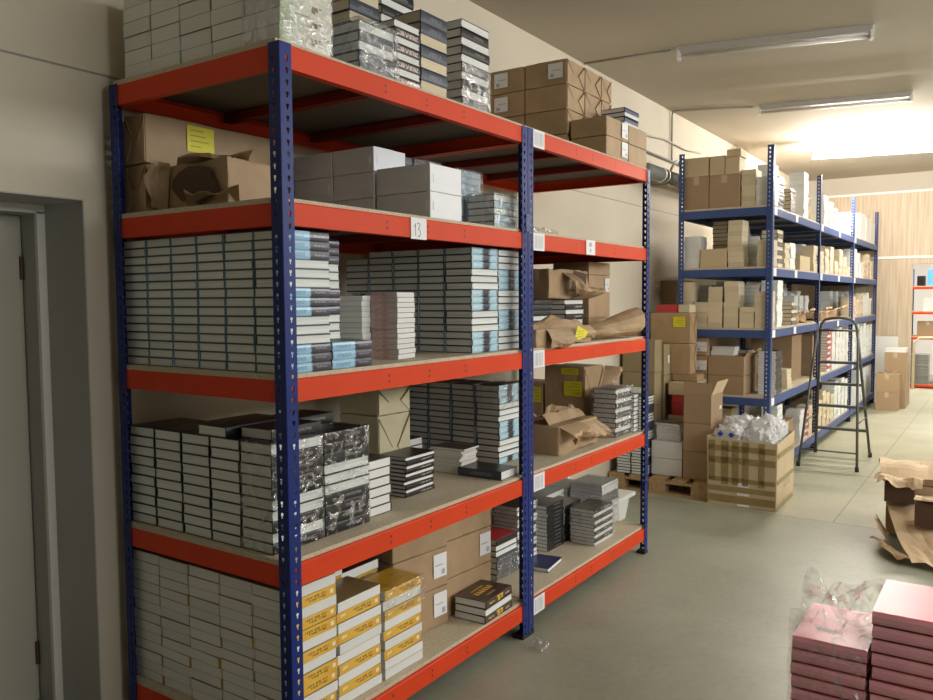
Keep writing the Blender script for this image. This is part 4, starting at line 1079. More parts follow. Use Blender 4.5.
def heap(kn, x, y, z, ztop, rz=0.0, flip=None, seen='front', n=None):
    k = K[kn]
    n = n or max(1, round((ztop - z) / (k.T + 0.0004)))
    key = (kn, z, seen); _pn[key] = _pn.get(key, 0) + 1
    pl = f'of {ORD[_pn[key]]} such pile, {SHN[z]} {seen}'
    return stack(k, n, x, y, z, rz=rz, flips=flip, look=LK[kn], place=pl, group=f'{LK[kn]}s, {SHN[z]} {seen}', single=True, jr=1.5, jit=0.004)
def line(kn, x0, x1, y, z, tops, rz=0.0, flip=None, seen='front'):
    n = len(tops)
    for i, t in enumerate(tops):
        heap(kn, x0 + (x1 - x0) * (i + 0.5) / n, y, z, t, rz, flip, seen)
odd = lambda t: t % 2 == 1
yes = lambda t: True
# highest shelf
for (y0, y1, z0, z1, lb, mt) in ((0.358, 0.578, T5, T5 + 0.287, 'brown carton by the wall on the highest blue shelf end', 'carton'), (0.092, 0.352, T5, T5 + 0.284, 'brown carton second from wall on the highest blue shelf end', 'carton'), (0.362, 0.578, T5 + 0.288, T5 + 0.455, 'pale carton above the wall-side brown one, highest blue shelf', 'carton_pale'), (0.222, 0.352, T5 + 0.286, T5 + 0.452, 'small pale carton, middle of three on highest blue shelf cartons', 'carton_pale'), (0.094, 0.216, T5 + 0.286, T5 + 0.430, 'small pale carton nearest the aisle on highest blue shelf cartons', 'carton_pale'), (0.084, 0.205, T5 + 0.432, T5 + 0.498, 'flat pale box crowning the carton pile, highest blue shelf', 'carton_pale')):
    carton(lb, 5.335, 5.53, y0, y1, z0, z1, 'cartons on the highest blue shelf', mt=mt, tape='x' if mt == 'carton' else None)
heap('cream_paperback', 5.46, 0.024, T5, 2.69, flip=yes, seen='end'); heap('white_softcover', 5.46, -0.112, T5, 2.69, seen='end', n=6)
heap('dark_cream_hardcover', 5.85, -0.07, T5, 2.70, seen='front')
heap('white_softcover', 6.35, 0.10, T5, 2.90, flip=yes, seen='rear')
heap('white_softcover', 6.76, -0.095, T5, 2.86, flip=yes)
heap('dark_cream_hardcover', 6.2, -0.09, T5, 2.60)
line('white_softcover', 7.62, 9.5, -0.10, T5, (2.70, 2.68, 2.64, 2.60, 2.58, 2.55), flip=odd)
heap('pinkish_softcover', 8.4, 0.15, T5, 2.66, seen='rear')
for i, (xx, hh) in enumerate(((9.95, 0.32), (10.45, 0.35), (10.95, 0.33), (11.40, 0.30))):
    carton(f'white box, {ORD[i + 1]} along the highest blue shelf, farthest bay', xx - 0.21, xx + 0.21, -0.17, 0.15, T5, T5 + hh, 'white boxes on the highest blue shelf', mt='white_plastic', tape=None, name='white_box', cat='box')
# second-highest shelf
heap('white_softcover', 5.45, 0.505, T4, 2.165, flip=yes, seen='end')
carton('cream box under cream-paged books, second-highest blue shelf end', 5.335, 5.60, 0.195, 0.425, T4, T4 + 0.165, 'cream boxes on the blue racks', mt='carton_pale', tape=None)
heap('dark_cream_hardcover', 5.80, 0.36, T4, 2.31, seen='end'); heap('dark_cream_hardcover', 5.80, 0.21, T4, 2.28, seen='end')
heap('cream_paperback', 5.435, 0.125, T4, 2.275, flip=odd, seen='end')
heap('grey_softcover', 5.67, 0.055, T4, 2.14, seen='end'); heap('cream_paperback', 5.435, -0.125, T4, 2.09, seen='end')
heap('dark_cream_hardcover', 5.70, -0.10, T4, 2.20, flip=odd); heap('cream_paperback', 5.96, -0.11, T4, 2.10, flip=odd); heap('grey_softcover', 6.20, -0.10, T4, 2.12, flip=odd)
carton('cream box standing in the nearest bay, second-highest blue shelf', 6.52, 6.98, -0.17, 0.10, T4, T4 + 0.14, 'cream boxes on the blue racks', mt='carton_pale', tape=None)
heap('cream_paperback', 6.65, 0.20, T4, 2.20, flip=odd, seen='rear'); heap('dark_cream_hardcover', 6.95, 0.22, T4, 2.20, flip=odd, seen='rear')
heap('cream_paperback', 7.24, -0.11, T4, 2.15, flip=odd)
line('pinkish_softcover', 7.48, 9.55, -0.09, T4, (2.12, 2.15, 2.17, 2.02, 2.20, 2.12, 2.0), flip=odd)
line('white_softcover', 7.6, 9.5, 0.12, T4, (2.20, 2.22, 2.18, 2.24, 2.2), seen='rear')
line('white_softcover', 9.7, 10.6, -0.10, T4, (2.24, 2.2, 2.1)); line('pinkish_softcover', 10.65, 11.6, -0.09, T4, (2.12, 2.22, 2.15), flip=odd)
# middle shelf
for (yc, zt) in ((0.545, 1.775), (0.41, 1.564), (0.287, 1.693), (0.150, 1.765), (0.013, 1.533), (-0.112, 1.665)):
    heap('cream_paperback', 5.43, yc, T3, zt, seen='end')
for (yc, zt) in ((0.47, 1.74), (0.30, 1.76), (0.055, 1.72), (-0.10, 1.76)):
    heap('grey_softcover', 5.72, yc, T3, zt, seen='end')
heap('white_softcover', 5.98, 0.03, T3, 1.66, flip=odd); heap('dark_cream_hardcover', 6.36, -0.09, T3, 1.58, flip=odd); heap('cream_paperback', 6.20, 0.12, T3, 1.62, flip=odd, seen='rear')
o = put_book(Kind('red_hardcover', 0.19, 0.14, 0.032, [(M['cov_red'], M['cov_red'], M['page_white'])], M['page_white'], single=True), 0, (5.99, -0.12, T3 + 0.0955), 0, 'red hardcover standing upright, middle blue shelf in nearest bay', 'upright red book')
o.rotation_euler = (0, R(90), R(90)); o.location = (5.975, -0.10, T3 + 0.0955)
def paper_heap(label, x0, x1, y0, y1, z0, h, seed, mt='kraft', cat='wrapping paper', name='crumpled_kraft_paper'):
    o = thing(name, label, cat, ((x0 + x1) / 2, (y0 + y1) / 2, z0), 0, None)
    me = soft_box(x1 - x0, y1 - y0, h * 0.75, cuts=8, bev=0.02, amp=0.045, scale=7, seed=seed, outward=False)
    for v in me.vertices: v.co.z = max(0.002, v.co.z)
    me.materials.append(M[mt]); link('crumpled_sheet', me, o)
    for k in range(3):
        a = -0.45 + 0.45 * k
        ragged(o, ((x1 - x0) * (a - 0.05), -(y1 - y0) * 0.4, h * 0.55), ((x1 - x0) * 0.32, 0, 0.02), (0.03 * (k - 1), -0.05, h * (0.45 if k != 1 else 0.3)), (0, -1, 0.2), seed=seed + k, mt=mt, jag=0.008)
    return o
paper_heap('crumpled brown paper heap, middle blue shelf in nearest bay', 6.50, 7.05, -0.13, 0.12, T3, 0.13, 3)
paper_heap('crumpled brown paper heap, middle blue shelf in middle bay', 7.85, 8.85, -0.13, 0.08, T3, 0.14, 5)
line('white_softcover', 7.9, 8.8, 0.25, T3, (1.65, 1.65, 1.62), flip=yes, seen='rear')
line('pinkish_softcover', 9.75, 10.7, -0.09, T3, (1.64, 1.6, 1.66), flip=odd); line('white_softcover', 10.75, 11.5, -0.09, T3, (1.62, 1.66, 1.6), flip=odd)
line('grey_softcover', 9.75, 11.5, 0.20, T3, (1.68, 1.7, 1.66, 1.7), seen='rear')
line('grey_softcover', 7.55, 9.45, 0.47, T3, (1.7, 1.68, 1.72, 1.66, 1.7), seen='back')
# second-lowest shelf
for j in range(3):
    p = parcel(f'{("lowest", "middle", "topmost")[j]} small labelled parcel by the wall, second-lowest blue shelf end', 5.335, 5.62, 0.352, 0.560, T2 + j * 0.166, T2 + j * 0.166 + 0.164, 'small labelled parcels on the blue rack', folds=None)
    sticker_on(p, 'x', -0.10, 0.04, 0.10, 0.085, (M['paper'], M['faint']), 0.1425, 0.104, 'code')
carton('lower brown carton, second-lowest blue shelf end', 5.335, 5.75, 0.03, 0.345, T2, T2 + 0.165, 'brown cartons on the second-lowest blue shelf', tape=None)
p = carton('upper brown carton with torn lid, second-lowest blue shelf end', 5.335, 5.75, 0.03, 0.345, T2 + 0.167, T2 + 0.335, 'brown cartons on the second-lowest blue shelf', tape=None)
ragged(p, (-0.20, -0.16, 0.168), (0.38, 0, 0), (0.02, -0.05, 0.03), (0, 0, 1), seed=21, curl=0.03)
for i in range(2):
    put_book(K['white_softcover'], 0, (5.47, 0.24 - 0.01 * i, T2 + 0.337 + i * 0.0404), PI / 2, f'{("lower", "upper")[i]} white softcover lying on the torn brown carton, blue rack end', 'white softcovers on the brown carton')
heap('black_magazine', 5.62, -0.12, T2, 1.15, seen='end')
heap('dark_cream_hardcover', 5.95, 0.20, T2, 1.12, seen='rear')
heap('cream_paperback', 6.12, -0.115, T2, 0.93, flip=yes)
carton('shallow cream box with raised lid, second-lowest blue shelf', 6.25, 6.62, 0.0, 0.25, T2, T2 + 0.27, 'cream boxes on the blue racks', mt='carton_pale', tape=None)
carton('tall brown carton in the nearest bay, second-lowest blue shelf', 6.80, 7.25, -0.05, 0.35, T2, T2 + 0.46, 'brown cartons on the second-lowest blue shelf', tape=None)
carton('wide brown carton in the middle bay, second-lowest blue shelf', 7.46, 7.98, -0.12, 0.06, T2, T2 + 0.44, 'brown cartons on the second-lowest blue shelf', tape=None)
heap('red_hardcover', 8.16, -0.10, T2, 1.26, flip=odd); heap('white_softcover', 8.40, -0.10, T2, 1.22); line('white_softcover', 8.55, 9.45, -0.10, T2, (1.2, 1.25, 1.22, 1.2), flip=odd)
line('grey_softcover', 9.75, 11.6, -0.10, T2, (1.25, 1.25, 1.22, 1.24, 1.2, 1.2), flip=odd)
line('dark_cream_hardcover', 7.6, 9.4, 0.15, T2, (1.24, 1.2, 1.22, 1.2), seen='back')
# lowest shelf
heap('grey_softcover', 5.80, -0.10, T1, 0.66, flip=odd); heap('cream_paperback', 5.62, 0.25, T1, 0.62, seen='end'); heap('grey_softcover', 5.65, 0.42, T1, 0.63, seen='end')
carton('low brown carton on the lowest blue shelf in nearest bay', 6.05, 6.60, -0.12, 0.30, T1, T1 + 0.26, 'brown cartons on the lowest blue shelf', tape=None)
heap('cream_paperback', 6.30, -0.02, T1, 0.55, seen='rear') if False else None
heap('white_softcover', 6.75, -0.10, T1, 0.50, flip=odd); heap('red_hardcover', 6.97, -0.10, T1, 0.46, flip=odd); heap('cream_paperback', 7.2, -0.10, T1, 0.50, flip=odd)
line('cream_paperback', 7.55, 8.5, -0.11, T1, (0.5, 0.56, 0.52, 0.5), flip=odd); line('grey_softcover', 8.5, 9.5, -0.10, T1, (0.6, 0.56, 0.6, 0.58), flip=odd)
line('grey_softcover', 10.35, 11.6, -0.10, T1, (0.62, 0.62, 0.6, 0.6, 0.6), flip=odd)
wrap('plastic_bag', 'milky plastic bag slumped on the lowest blue shelf, farthest bay', 9.75, 10.25, -0.15, 0.05, T1, T1 + 0.24, 0.03, 51, mt='bag', cat='plastic bag', scale=6)
tag(MB().box(5.78, 6.32, 0.80, 0.949, 1.57, 1.77).box(5.77, 6.33, 0.795, 0.949, 1.77, 1.785).build('wall_box', [M['carton']], None), 'small brown box fixed on the wall behind the blue rack', 'box')

# ---------------------------------------------------------------- pallet and what stands on it
o = thing('wooden_pallet', 'wooden pallet on the floor between the red and blue racks', 'pallet', (4.905, 0.505, 0))
px0, px1, py0, py1 = -0.375, 0.375, -0.425, 0.425
for i in range(5):
    y = py0 + 0.06 + i * (0.85 - 0.12) / 4
    MB().box(px0, px1, y - 0.06, y + 0.06, 0.113, 0.134).build('deck_board', [M['wood']], o)
for x in (px0 + 0.05, 0, px1 - 0.05):
    MB().box(x - 0.05, x + 0.05, py0, py1, 0.094, 0.112).build('stringer_board', [M['wood']], o)
    for y in (py0 + 0.07, 0, py1 - 0.07):
        MB().box(x - 0.05, x + 0.05, y - 0.07, y + 0.07, 0.019, 0.093).build('pallet_block', [M['wood']], o)
    MB().box(x - 0.05, x + 0.05, py0, py1, 0.0, 0.018).build('bottom_board', [M['wood']], o)
PZ = 0.136
GM = Kind('grey_hardcover', 0.19, 0.127, 0.0240, [(M['cov_dark'], M['sp_slate'], M['page'])], M['page'], single=True)
for c in range(2):
    stack(GM, 27 if c == 0 else 22, 4.66, 0.682 + 0.131 * c, PZ, flips=lambda t: t % 6 in (1, 2, 3), look='thin grey hardcover', place=f'of {("tall", "lower")[c]} grey pile on the pallet', group='grey piles on the pallet', single=True)
WB = lambda j: carton(f'{("lower", "upper")[j]} white box on the pallet beside the tall carton', 4.652, 4.93, 0.335, 0.600, PZ + j * 0.143, PZ + j * 0.143 + 0.141, 'white boxes on the pallet', mt='white_plastic', tape=None, name='white_box', cat='box')
WB(0); WB(1)
K2 = Kind('pale_softcover', 0.20, 0.13, 0.030, [(M['cov_pinkish'], M['cov_pinkish'], M['page_white'])], M['page_white'], soft=True, single=True)
stack(K2, 4, 4.78, 0.48, PZ + 0.286, rz=PI / 2, look='pale pink softcover', place='of short pile atop the white boxes', group='pink pile on the white boxes')
o = put_book(Kind('green_softcover', 0.22, 0.15, 0.02, [(M['green'], M['green'], M['page_white'])], M['page_white'], soft=True, single=True), 0, (4.785, 0.475, PZ + 0.286 + 4 * 0.0304), R(80), 'dark green softcover topping the pink pile on the pallet', 'green book')
wrap('shrink_wrap', 'crinkled clear film heaped over the pink pile on white boxes', 4.655, 4.93, 0.34, 0.60, PZ + 0.288, PZ + 0.433, 0.02, 61, mt='film2', scale=9, pad=0.006)
for j in range(3):
    p = carton(f'{("lowest", "middle", "topmost")[j]} tall-stacked carton at the pallet corner', 4.625, 4.93, 0.092, 0.318, PZ + j * 0.231, PZ + j * 0.231 + (0.229 if j < 2 else 0.235), 'stacked cartons at the pallet corner', tape=None)
    if j == 2:
        # raised flaps
        MB().box(-0.1525, -0.1495, -0.113, 0.113, 0.236, 0.335).build('raised_flap', [M['carton']], p)
        MB().poly([(-0.15, -0.1135, 0.236), (0.15, -0.1135, 0.236), (0.19, -0.150, 0.345), (-0.12, -0.150, 0.345)]).build('raised_flap', [M['carton_pale']], p)
        MB().box(0.06, 0.11, -0.1165, -0.1155, 0.10, 0.13).build('paper_label', [M['paper']], p)
carton('cream carton under the red books on the pallet', 4.955, 5.27, 0.335, 0.57, PZ, 0.60, 'cream cartons on the pallet', mt='carton_pale', tape=None)
RB = Kind('red_hardcover', 0.21, 0.165, 0.0285, [(M['cov_red'], M['cov_red'], M['cov_red'])], M['cov_red'], single=True)
stack(RB, 6, 5.07, 0.46, 0.603, look='red book', place='of red pile between cream cartons on the pallet', group='red pile on the pallet')
carton('shallow cream carton topping the red books on the pallet', 4.96, 5.26, 0.36, 0.57, 0.778, 0.885, 'cream cartons on the pallet', mt='carton_pale', tape=None)
for j in range(4):
    p = carton(f'{("lowest", "second lowest", "third", "topmost")[j]} olive carton of the taller pallet column', 4.775, 4.94, 0.625, 0.918, PZ + j * 0.281, PZ + j * 0.281 + 0.279, 'olive cartons on the pallet', mt='carton_olive', tape=None)
    if j == 2: sticker_on(p, 'x', -0.03, 0.10, 0.10, 0.05, (M['paper'], M['faint']), 0.0825, 0.1465, None)
for j in range(4):
    p = carton(f'{("lowest", "second lowest", "third", "topmost")[j]} olive carton of the shorter pallet column', 4.945, 5.095, 0.605, 0.918, PZ + j * 0.27, PZ + j * 0.27 + 0.268, 'olive cartons on the pallet', mt='carton_olive', tape=None)
    if j > 1: sticker_on(p, 'y', 0.01, 0.10, 0.04, 0.07, (M['paper'], M['faint']), 0.075, 0.1565, None)
for j in range(5):
    z0 = PZ + j * 0.27
    p = parcel(f'{("lowest", "second lowest", "middle", "fourth", "topmost")[j]} kraft parcel of the high column beside the blue rack', 5.10, 5.285, 0.60 if j < 3 else 0.435, 0.90 if j < 3 else 0.79, z0, z0 + 0.268, 'kraft parcels in the high pallet column', folds='y')
    if j == 4: sticker_on(p, 'x', -0.14, 0.145, 0.11, 0.09, (M['yellow'], M['ypr']), 0.0925, 0.1775)
for j in range(1):
    parcel('small kraft parcel bridging the cream carton and the high column', 5.10, 5.285, 0.36, 0.59, 0.887, 0.945, None, folds=None)
carton('small red box resting on the high kraft column', 5.11, 5.27, 0.55, 0.74, PZ + 1.351, PZ + 1.42, 'boxes on the high kraft column', mt='cov_red', tape=None, name='red_box', cat='box')
carton('small cream box resting on the high kraft column', 5.11, 5.27, 0.44, 0.54, PZ + 1.351, PZ + 1.42, 'boxes on the high kraft column', mt='cream_card', tape=None, name='cream_box', cat='box')
# white plastic tub and board behind the second rack
o = thing('plastic_tub', 'white plastic tub with a lid standing behind the second red rack', 'tub', (3.50, 0.60, 0))
me = soft_box(0.44, 0.40, 0.17, cuts=0, bev=0.015)
for v in me.vertices:
    s = 0.88 + 0.12 * v.co.z / 0.17; v.co.x *= s; v.co.y *= s
me.materials.append(M['white_plastic']); link('tub_body', me, o)
me = soft_box(0.50, 0.46, 0.03, cuts=0, bev=0.008); me.materials.append(M['white_plastic']); link('lid', me, o, (0, 0, 0.171))
tag(MB().box(3.28, 3.66, 0.915, 0.945, 0, 0.62).box(3.66, 3.70, 0.88, 0.945, 0, 0.64).build('white_board', [M['white_plastic']], None), 'white board panel leaning on the wall behind the tub', 'board')

# ---------------------------------------------------------------- taped open carton full of plastic bags
o = thing('taped_carton', 'big open carton covered in brown tape, full of clear plastic bags', 'carton', (4.775, -0.190, 0), R(1.0))
hx, hy, hz = 0.31, 0.254, 0.535
def side(pts, nm, mt='carton_pale'):
    b = MB().poly(pts); ob = b.build(nm, [M[mt]], o); md = ob.modifiers.new('t', 'SOLIDIFY'); md.thickness = 0.006; md.offset = 0; return ob
side([(-hx, -hy, 0.002), (-hx, hy, 0.002), (-hx - 0.01, hy + 0.01, hz), (-hx - 0.01, -hy - 0.005, hz - 0.02)], 'box_side', 'carton_pale')
side([(-hx, -hy, 0.002), (hx, -hy, 0.002), (hx - 0.03, -hy - 0.01, hz - 0.0), (-hx - 0.01, -hy - 0.005, hz - 0.02)], 'box_side', 'carton_pale')
side([(hx, -hy, 0.002), (hx, hy, 0.002), (hx, hy, hz), (hx - 0.03, -hy - 0.01, hz)], 'box_side', 'carton_pale')
side([(-hx, hy, 0.002), (hx, hy, 0.002), (hx, hy, hz), (-hx - 0.01, hy + 0.01, hz)], 'box_side', 'carton_pale')
MB().box(-hx, hx, -hy, hy, 0.001, 0.006).build('box_bottom', [M['carton']], o)
def tp(a0, a1, z0, z1, face='x', mt='tape'):
    e = 0.0055
    def P(a, z):
        if face == 'x':
            return (-hx - e - 0.010 * z / hz, a, z)
        return (a, -hy - e - 0.010 * z / hz, z)
    return MB().poly([P(a0, z0), P(a1, z0), P(a1, z1), P(a0, z1)]).build('tape_strip', [M[mt]], o)
for (a, w_) in ((0.225, .05), (0.125, .055), (0.045, .05), (-0.03, .05), (-0.150, .045)):
    tp(a - w_ / 2, a + w_ / 2, 0.20 if a > .2 else 0.17, hz - 0.025)
for (z0, z1) in ((0.43, 0.475), (0.335, 0.385), (0.19, 0.225), (0.115, 0.155), (0.03, 0.085)):
    tp(-0.25, 0.25, z0, z1)
for (z0, z1) in ((0.40, 0.44), (0.20, 0.235), (0.005, 0.04)):
    tp(-0.30, 0.27, z0, z1, 'y')
for (a0, a1, z0, z1) in ((-0.06, 0.03, 0.16, 0.19), (-0.06, 0.03, 0.093, 0.112), (-0.06, 0.03, 0.03 - .022, 0.03 - .004)):
    tp(a0, a1, z0, z1, 'x', 'paper')
MB().poly([(-0.06, -hy - 0.0075, 0.14), (0.15, -hy - 0.0075, 0.14), (0.15, -hy - 0.0095, 0.23), (-0.06, -hy - 0.0095, 0.23)]).build('paper_label', [M['tape_pale']], o)
def bag(label, cell, zc, r, sz, seed, mt='bag'):
    """A crumpled bag squeezed between its neighbours (cell: x0, x1, y0, y1)."""
    me = bpy.data.meshes.new('bag'); bm = bmesh.new()
    bmesh.ops.create_icosphere(bm, subdivisions=5, radius=r); bm.to_mesh(me); bm.free(); me.update()
    off = Vector((seed * 3.1, seed, seed * 1.7))
    cx, cy = (cell[0] + cell[1]) / 2, (cell[2] + cell[3]) / 2
    for v in me.vertices:
        n = v.co.normalized()
        d = noise.noise(n * 2.2 + off) * 0.45 + abs(noise.noise(n * 5.5 + off)) * 0.35 - abs(noise.noise(n * 11 + off)) * 0.14
        p = n * r * (1 + d); p.z *= sz
        hx_, hy_ = (cell[1] - cell[0]) / 2, (cell[3] - cell[2]) / 2
        v.co = (max(-hx_, min(hx_, p.x)), max(-hy_, min(hy_, p.y)), p.z)
    me.materials.append(M[mt])
    me.polygons.foreach_set('use_smooth', [True] * len(me.polygons))
    return tag(link('plastic_bag', me, None, (cx, cy, zc)), label, 'plastic bag', 'clear bags heaped in the taped carton')
bags = [('clear plastic bag with blue diamond print at the carton edge', (4.500, 4.677, -0.175, 0.035), 0.495, 0.115, 0.95), ('large crumpled clear bag peaking in the middle of the carton', (4.681, 4.865, -0.420, -0.182), 0.53, 0.135, 1.0), ('crumpled clear bag at the front corner of the taped carton', (4.500, 4.677, -0.425, -0.180), 0.50, 0.120, 0.85), ('crumpled clear bag spilling at the far aisle corner of the carton', (4.869, 5.045, -0.415, -0.180), 0.52, 0.125, 0.9), ('crumpled clear bag tucked at the far rear of the taped carton', (4.869, 5.045, -0.176, 0.03), 0.52, 0.125, 0.95), ('crumpled clear bag behind the peaking one in the carton', (4.681, 4.865, -0.178, 0.035), 0.52, 0.125, 0.95)]
for i, (lb, cell, zc, r_, sz) in enumerate(bags):
    b = bag(lb, cell, zc, r_, sz, i + 2)
    if i == 0:
        for (dy, dz_) in ((0.05, 0.058), (-0.035, 0.055)):
            d_ = 0.022
            MB().poly([(-0.091, dy, dz_ - d_), (-0.091, dy + d_ * 1.2, dz_), (-0.091, dy, dz_ + d_), (-0.091, dy - d_ * 1.2, dz_)]).build('blue_mark', [M['logo']], b)

# ---------------------------------------------------------------- step ladder
o = thing('step_ladder', 'dark tubular step ladder standing in front of the blue racks', 'ladder', (6.74, -0.485, 0))
def leg(x0, y0, x1, y1, z1): return [(x0, y0, 0.012), (x1, y1, z1)]
r_ = 0.0135
FX, NX = 0.41, -0.42
hp = [(FX, 0.255, 0.012), (0.03, 0.165, 1.29), (0.015, 0.155, 1.35), (0.005, 0.12, 1.392), (0.0, 0.06, 1.408), (0.0, 0.0, 1.412), (0.0, -0.06, 1.408), (0.005, -0.12, 1.392), (0.015, -0.155, 1.35), (0.03, -0.165, 1.29), (FX, -0.255, 0.012)]
MB().tube(hp, r_, 10).build('hoop_frame', [M['steel']], o, True)
for s in (1, -1):
    MB().tube([(NX, s * 0.255, 0.012), (-0.02, s * 0.18, 1.30)], r_ * .9, 10).build('support_leg', [M['steel']], o, True)
MB().tube([(-0.02, 0.18, 1.29), (-0.02, -0.18, 1.29)], r_ * .8, 8).build('hinge_bar', [M['steel']], o, True)
for z in (0.28, 0.52, 0.75, 0.97):
    t = (1.29 - z) / 1.28
    x = 0.03 + (FX - 0.03) * t; y = 0.165 + 0.09 * t
    MB().box(x - 0.05, x + 0.02, -y, y, z - 0.014, z + 0.010).build('step', [M['steel']], o)
MB().tube([(NX * .88, 0.235, 0.16), (NX * .88, -0.235, 0.16)], 0.008, 8).build('brace', [M['steel']], o, True)
for s in (1, -1):
    MB().tube([(FX - 0.12, s * 0.23, 0.42), (NX + 0.13, s * 0.23, 0.42)], 0.006, 6).build('side_brace', [M['steel']], o, True)
    for x in (FX, NX):
        MB().tube([(x + (0.004 if x > 0 else -0.004), s * 0.256, 0.0), (x, s * 0.255, 0.045)], 0.018, 10).build('rubber_foot', [M['foot']], o, True)

# ---------------------------------------------------------------- pink books and brown wrapping in front
PK = Kind('pink_hardcover', 0.213, 0.33, 0.0418, [(M['cov_pink'], M['sp_pink'], M['page_pink'])], M['page_pink'], soft='round')
def pink(n, x, y, which, hts):
    stack(PK, n, x, y, 0.0, rz=-PI / 2, flips=lambda t: False, look='glossy pink hardcover', place=f'of the {which} pink pile on the floor', group=f'{which} pink pile on the floor', jit=0.003, jr=0.5)
pink(13, 1.035, -1.429, 'lower bag-covered', 0)
pink(16, 1.035, -1.654, 'taller', 0)
# torn clear bag over the lower pink pile
me = soft_box(0.352, 0.224, 0.425, cuts=14, bev=0.006, amp=0.022, scale=10, seed=71, outward=True)
for v in me.vertices:
    v.co.y = max(-0.1155, v.co.y)
    if v.co.z > 0.385:
        q = noise.noise(Vector((v.co.x * 9 + 4, v.co.y * 9, 2)))
        v.co.z += max(0, q) * 0.22 + 0.005
bm = bmesh.new(); bm.from_mesh(me)
bmesh.ops.delete(bm, geom=[f for f in bm.faces if f.calc_center_median().z < 0.02], context='FACES'); bm.to_mesh(me); bm.free()
me.materials.append(M['film3'])
tag(link('plastic_bag', me, None, (1.035, -1.429, 0.135)), 'torn crinkled clear bag pulled over the lower pink pile', 'plastic bag')

o = thing('torn_wrapper', 'heap of torn brown wrapping paper and open parcel on the floor', 'wrapping paper', (4.0, -1.42, 0))
me = soft_box(0.50, 0.46, 0.34, cuts=6, bev=0.012, amp=0.02, scale=6, seed=81, open_top=True)
me.materials.append(M['kraft']); bx = link('open_parcel', me, o, (0.50, -0.02, 0.02)); md = bx.modifiers.new('t', 'SOLIDIFY'); md.thickness = 0.003
MB().poly([(0.27, -0.24, 0.27), (0.74, -0.24, 0.27), (0.74, 0.20, 0.27), (0.27, 0.20, 0.27)]).build('parcel_inside_shade', [M['kraft_in']], o)  # dark sheet painting the shade inside the open parcel
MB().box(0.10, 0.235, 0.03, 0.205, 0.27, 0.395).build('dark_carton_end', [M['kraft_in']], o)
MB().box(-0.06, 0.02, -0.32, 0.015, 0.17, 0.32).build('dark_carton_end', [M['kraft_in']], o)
ragged(o, (0.22, 0.22, 0.29), (0.0, -0.62, 0.05), (-0.74, -0.27, -0.27), (0, 0, 1), nu=18, nv=12, curl=-0.06, jag=0.016, mt='kraft_pale', seed=32)
ragged(o, (0.20, 0.24, 0.40), (0.12, -0.52, 0.02), (0.28, 0.05, 0.05), (0, 0, 1), nu=16, nv=9, curl=0.06, jag=0.02, mt='kraft_pale', seed=31)
ragged(o, (0.21, 0.24, 0.41), (-0.03, -0.26, -0.02), (-0.15, 0.01, -0.03), (0, 0, 1), nu=12, nv=8, curl=0.05, jag=0.02, mt='kraft_pale', seed=33)
ragged(o, (0.02, -0.02, 0.33), (0.02, -0.32, 0.0), (-0.12, 0.04, 0.015), (0, 0, 1), nu=10, nv=7, curl=0.02, jag=0.015, mt='kraft_pale', seed=37)
ragged(o, (0.25, 0.20, 0.03), (-0.32, -0.05, 0.0), (-0.07, 0.06, 0.12), (0, 0.6, 1), nu=9, nv=6, curl=0.04, jag=0.02, mt='kraft', seed=34)
ragged(o, (-0.02, 0.17, 0.02), (-0.34, -0.20, 0.0), (-0.03, 0.12, 0.03), (0, 0, 1), nu=10, nv=6, curl=0.02, jag=0.015, mt='kraft', seed=35)
ragged(o, (0.70, 0.20, 0.35), (-0.42, 0.02, 0.0), (-0.04, 0.09, 0.03), (0, 0, 1), nu=10, nv=6, curl=0.03, jag=0.015, mt='kraft_pale', seed=36)
wrap('plastic_scrap', 'small clear plastic scrap on the floor by the middle post', 1.40, 1.47, -0.13, -0.07, 0.0, 0.012, 0.018, 91, mt='film', cat='plastic scrap', scale=20)

# ---------------------------------------------------------------- cartons by the end wall, next room
for j in range(2):
    carton(f'{("lower", "upper")[j]} carton of the front pair beside the wooden partition', 10.95, 11.25, -0.60, -0.31, j * 0.262, j * 0.262 + 0.26, 'cartons beside the partition', tape='x')
for j in range(3):
    carton(f'{("lowest", "middle", "topmost")[j]} carton of the taller pair beside the wooden partition', 11.28, 11.58, -0.66, -0.38, j * 0.27, j * 0.27 + 0.268, 'cartons beside the partition', tape='x')
FP = Kind('flat_paper_pack', 0.27, 0.26, 0.03, [(M['cov_white'], M['cov_white'], M['page_white'])], M['page_white'], soft=True, single=True)
for i in range(2):
    put_book(FP, 0, (11.43, -0.52, 0.812 + 0.031 * i), 0, f'{("lower", "upper")[i]} flat white pack lying on the taller partition cartons', 'flat packs on the partition cartons')
tag(MB().box(11.80, 11.835, -0.50, -0.02, 0, 1.02).build('leaning_board', [M['white_plastic']], None), 'pale board leaning on the wooden partition behind the cartons', 'board')
fr_ = rack('steel_storage_rack', 'distant blue rack with red shelves seen through the opening', 'far room racks', (14.4, -0.36, 0), -PI / 2, 0.6, 1.6, 2.12, [0.06, 0.90, 1.345, 1.79], 0.05, 0.04, M['red'], M['red'], M['blue2'], (0.8,), detailed=False)
FB = Kind('pale_bound_volume', 0.28, 0.24, 0.058, [(M['cov_white'], M['cov_grey'], M['page_white'])], M['page_white'], single=True)
for c in range(3):
    stack(FB, 9, 14.53, -0.58 - 0.36 * c, 0.075, rz=-PI / 2, look='pale bound volume', place=f'of {ORD[c + 1]} pile on the distant rack', group='volumes on the distant rack', single=True)
carton('bright blue box on the top of the distant rack', 14.45, 14.75, -0.95, -0.66, 1.805, 2.09, None, mt='skyblue', tape=None, name='blue_box', cat='box')
carton('brown carton on the middle of the distant rack', 14.45, 14.75, -0.85, -0.52, 0.915, 1.18, None, tape='x')
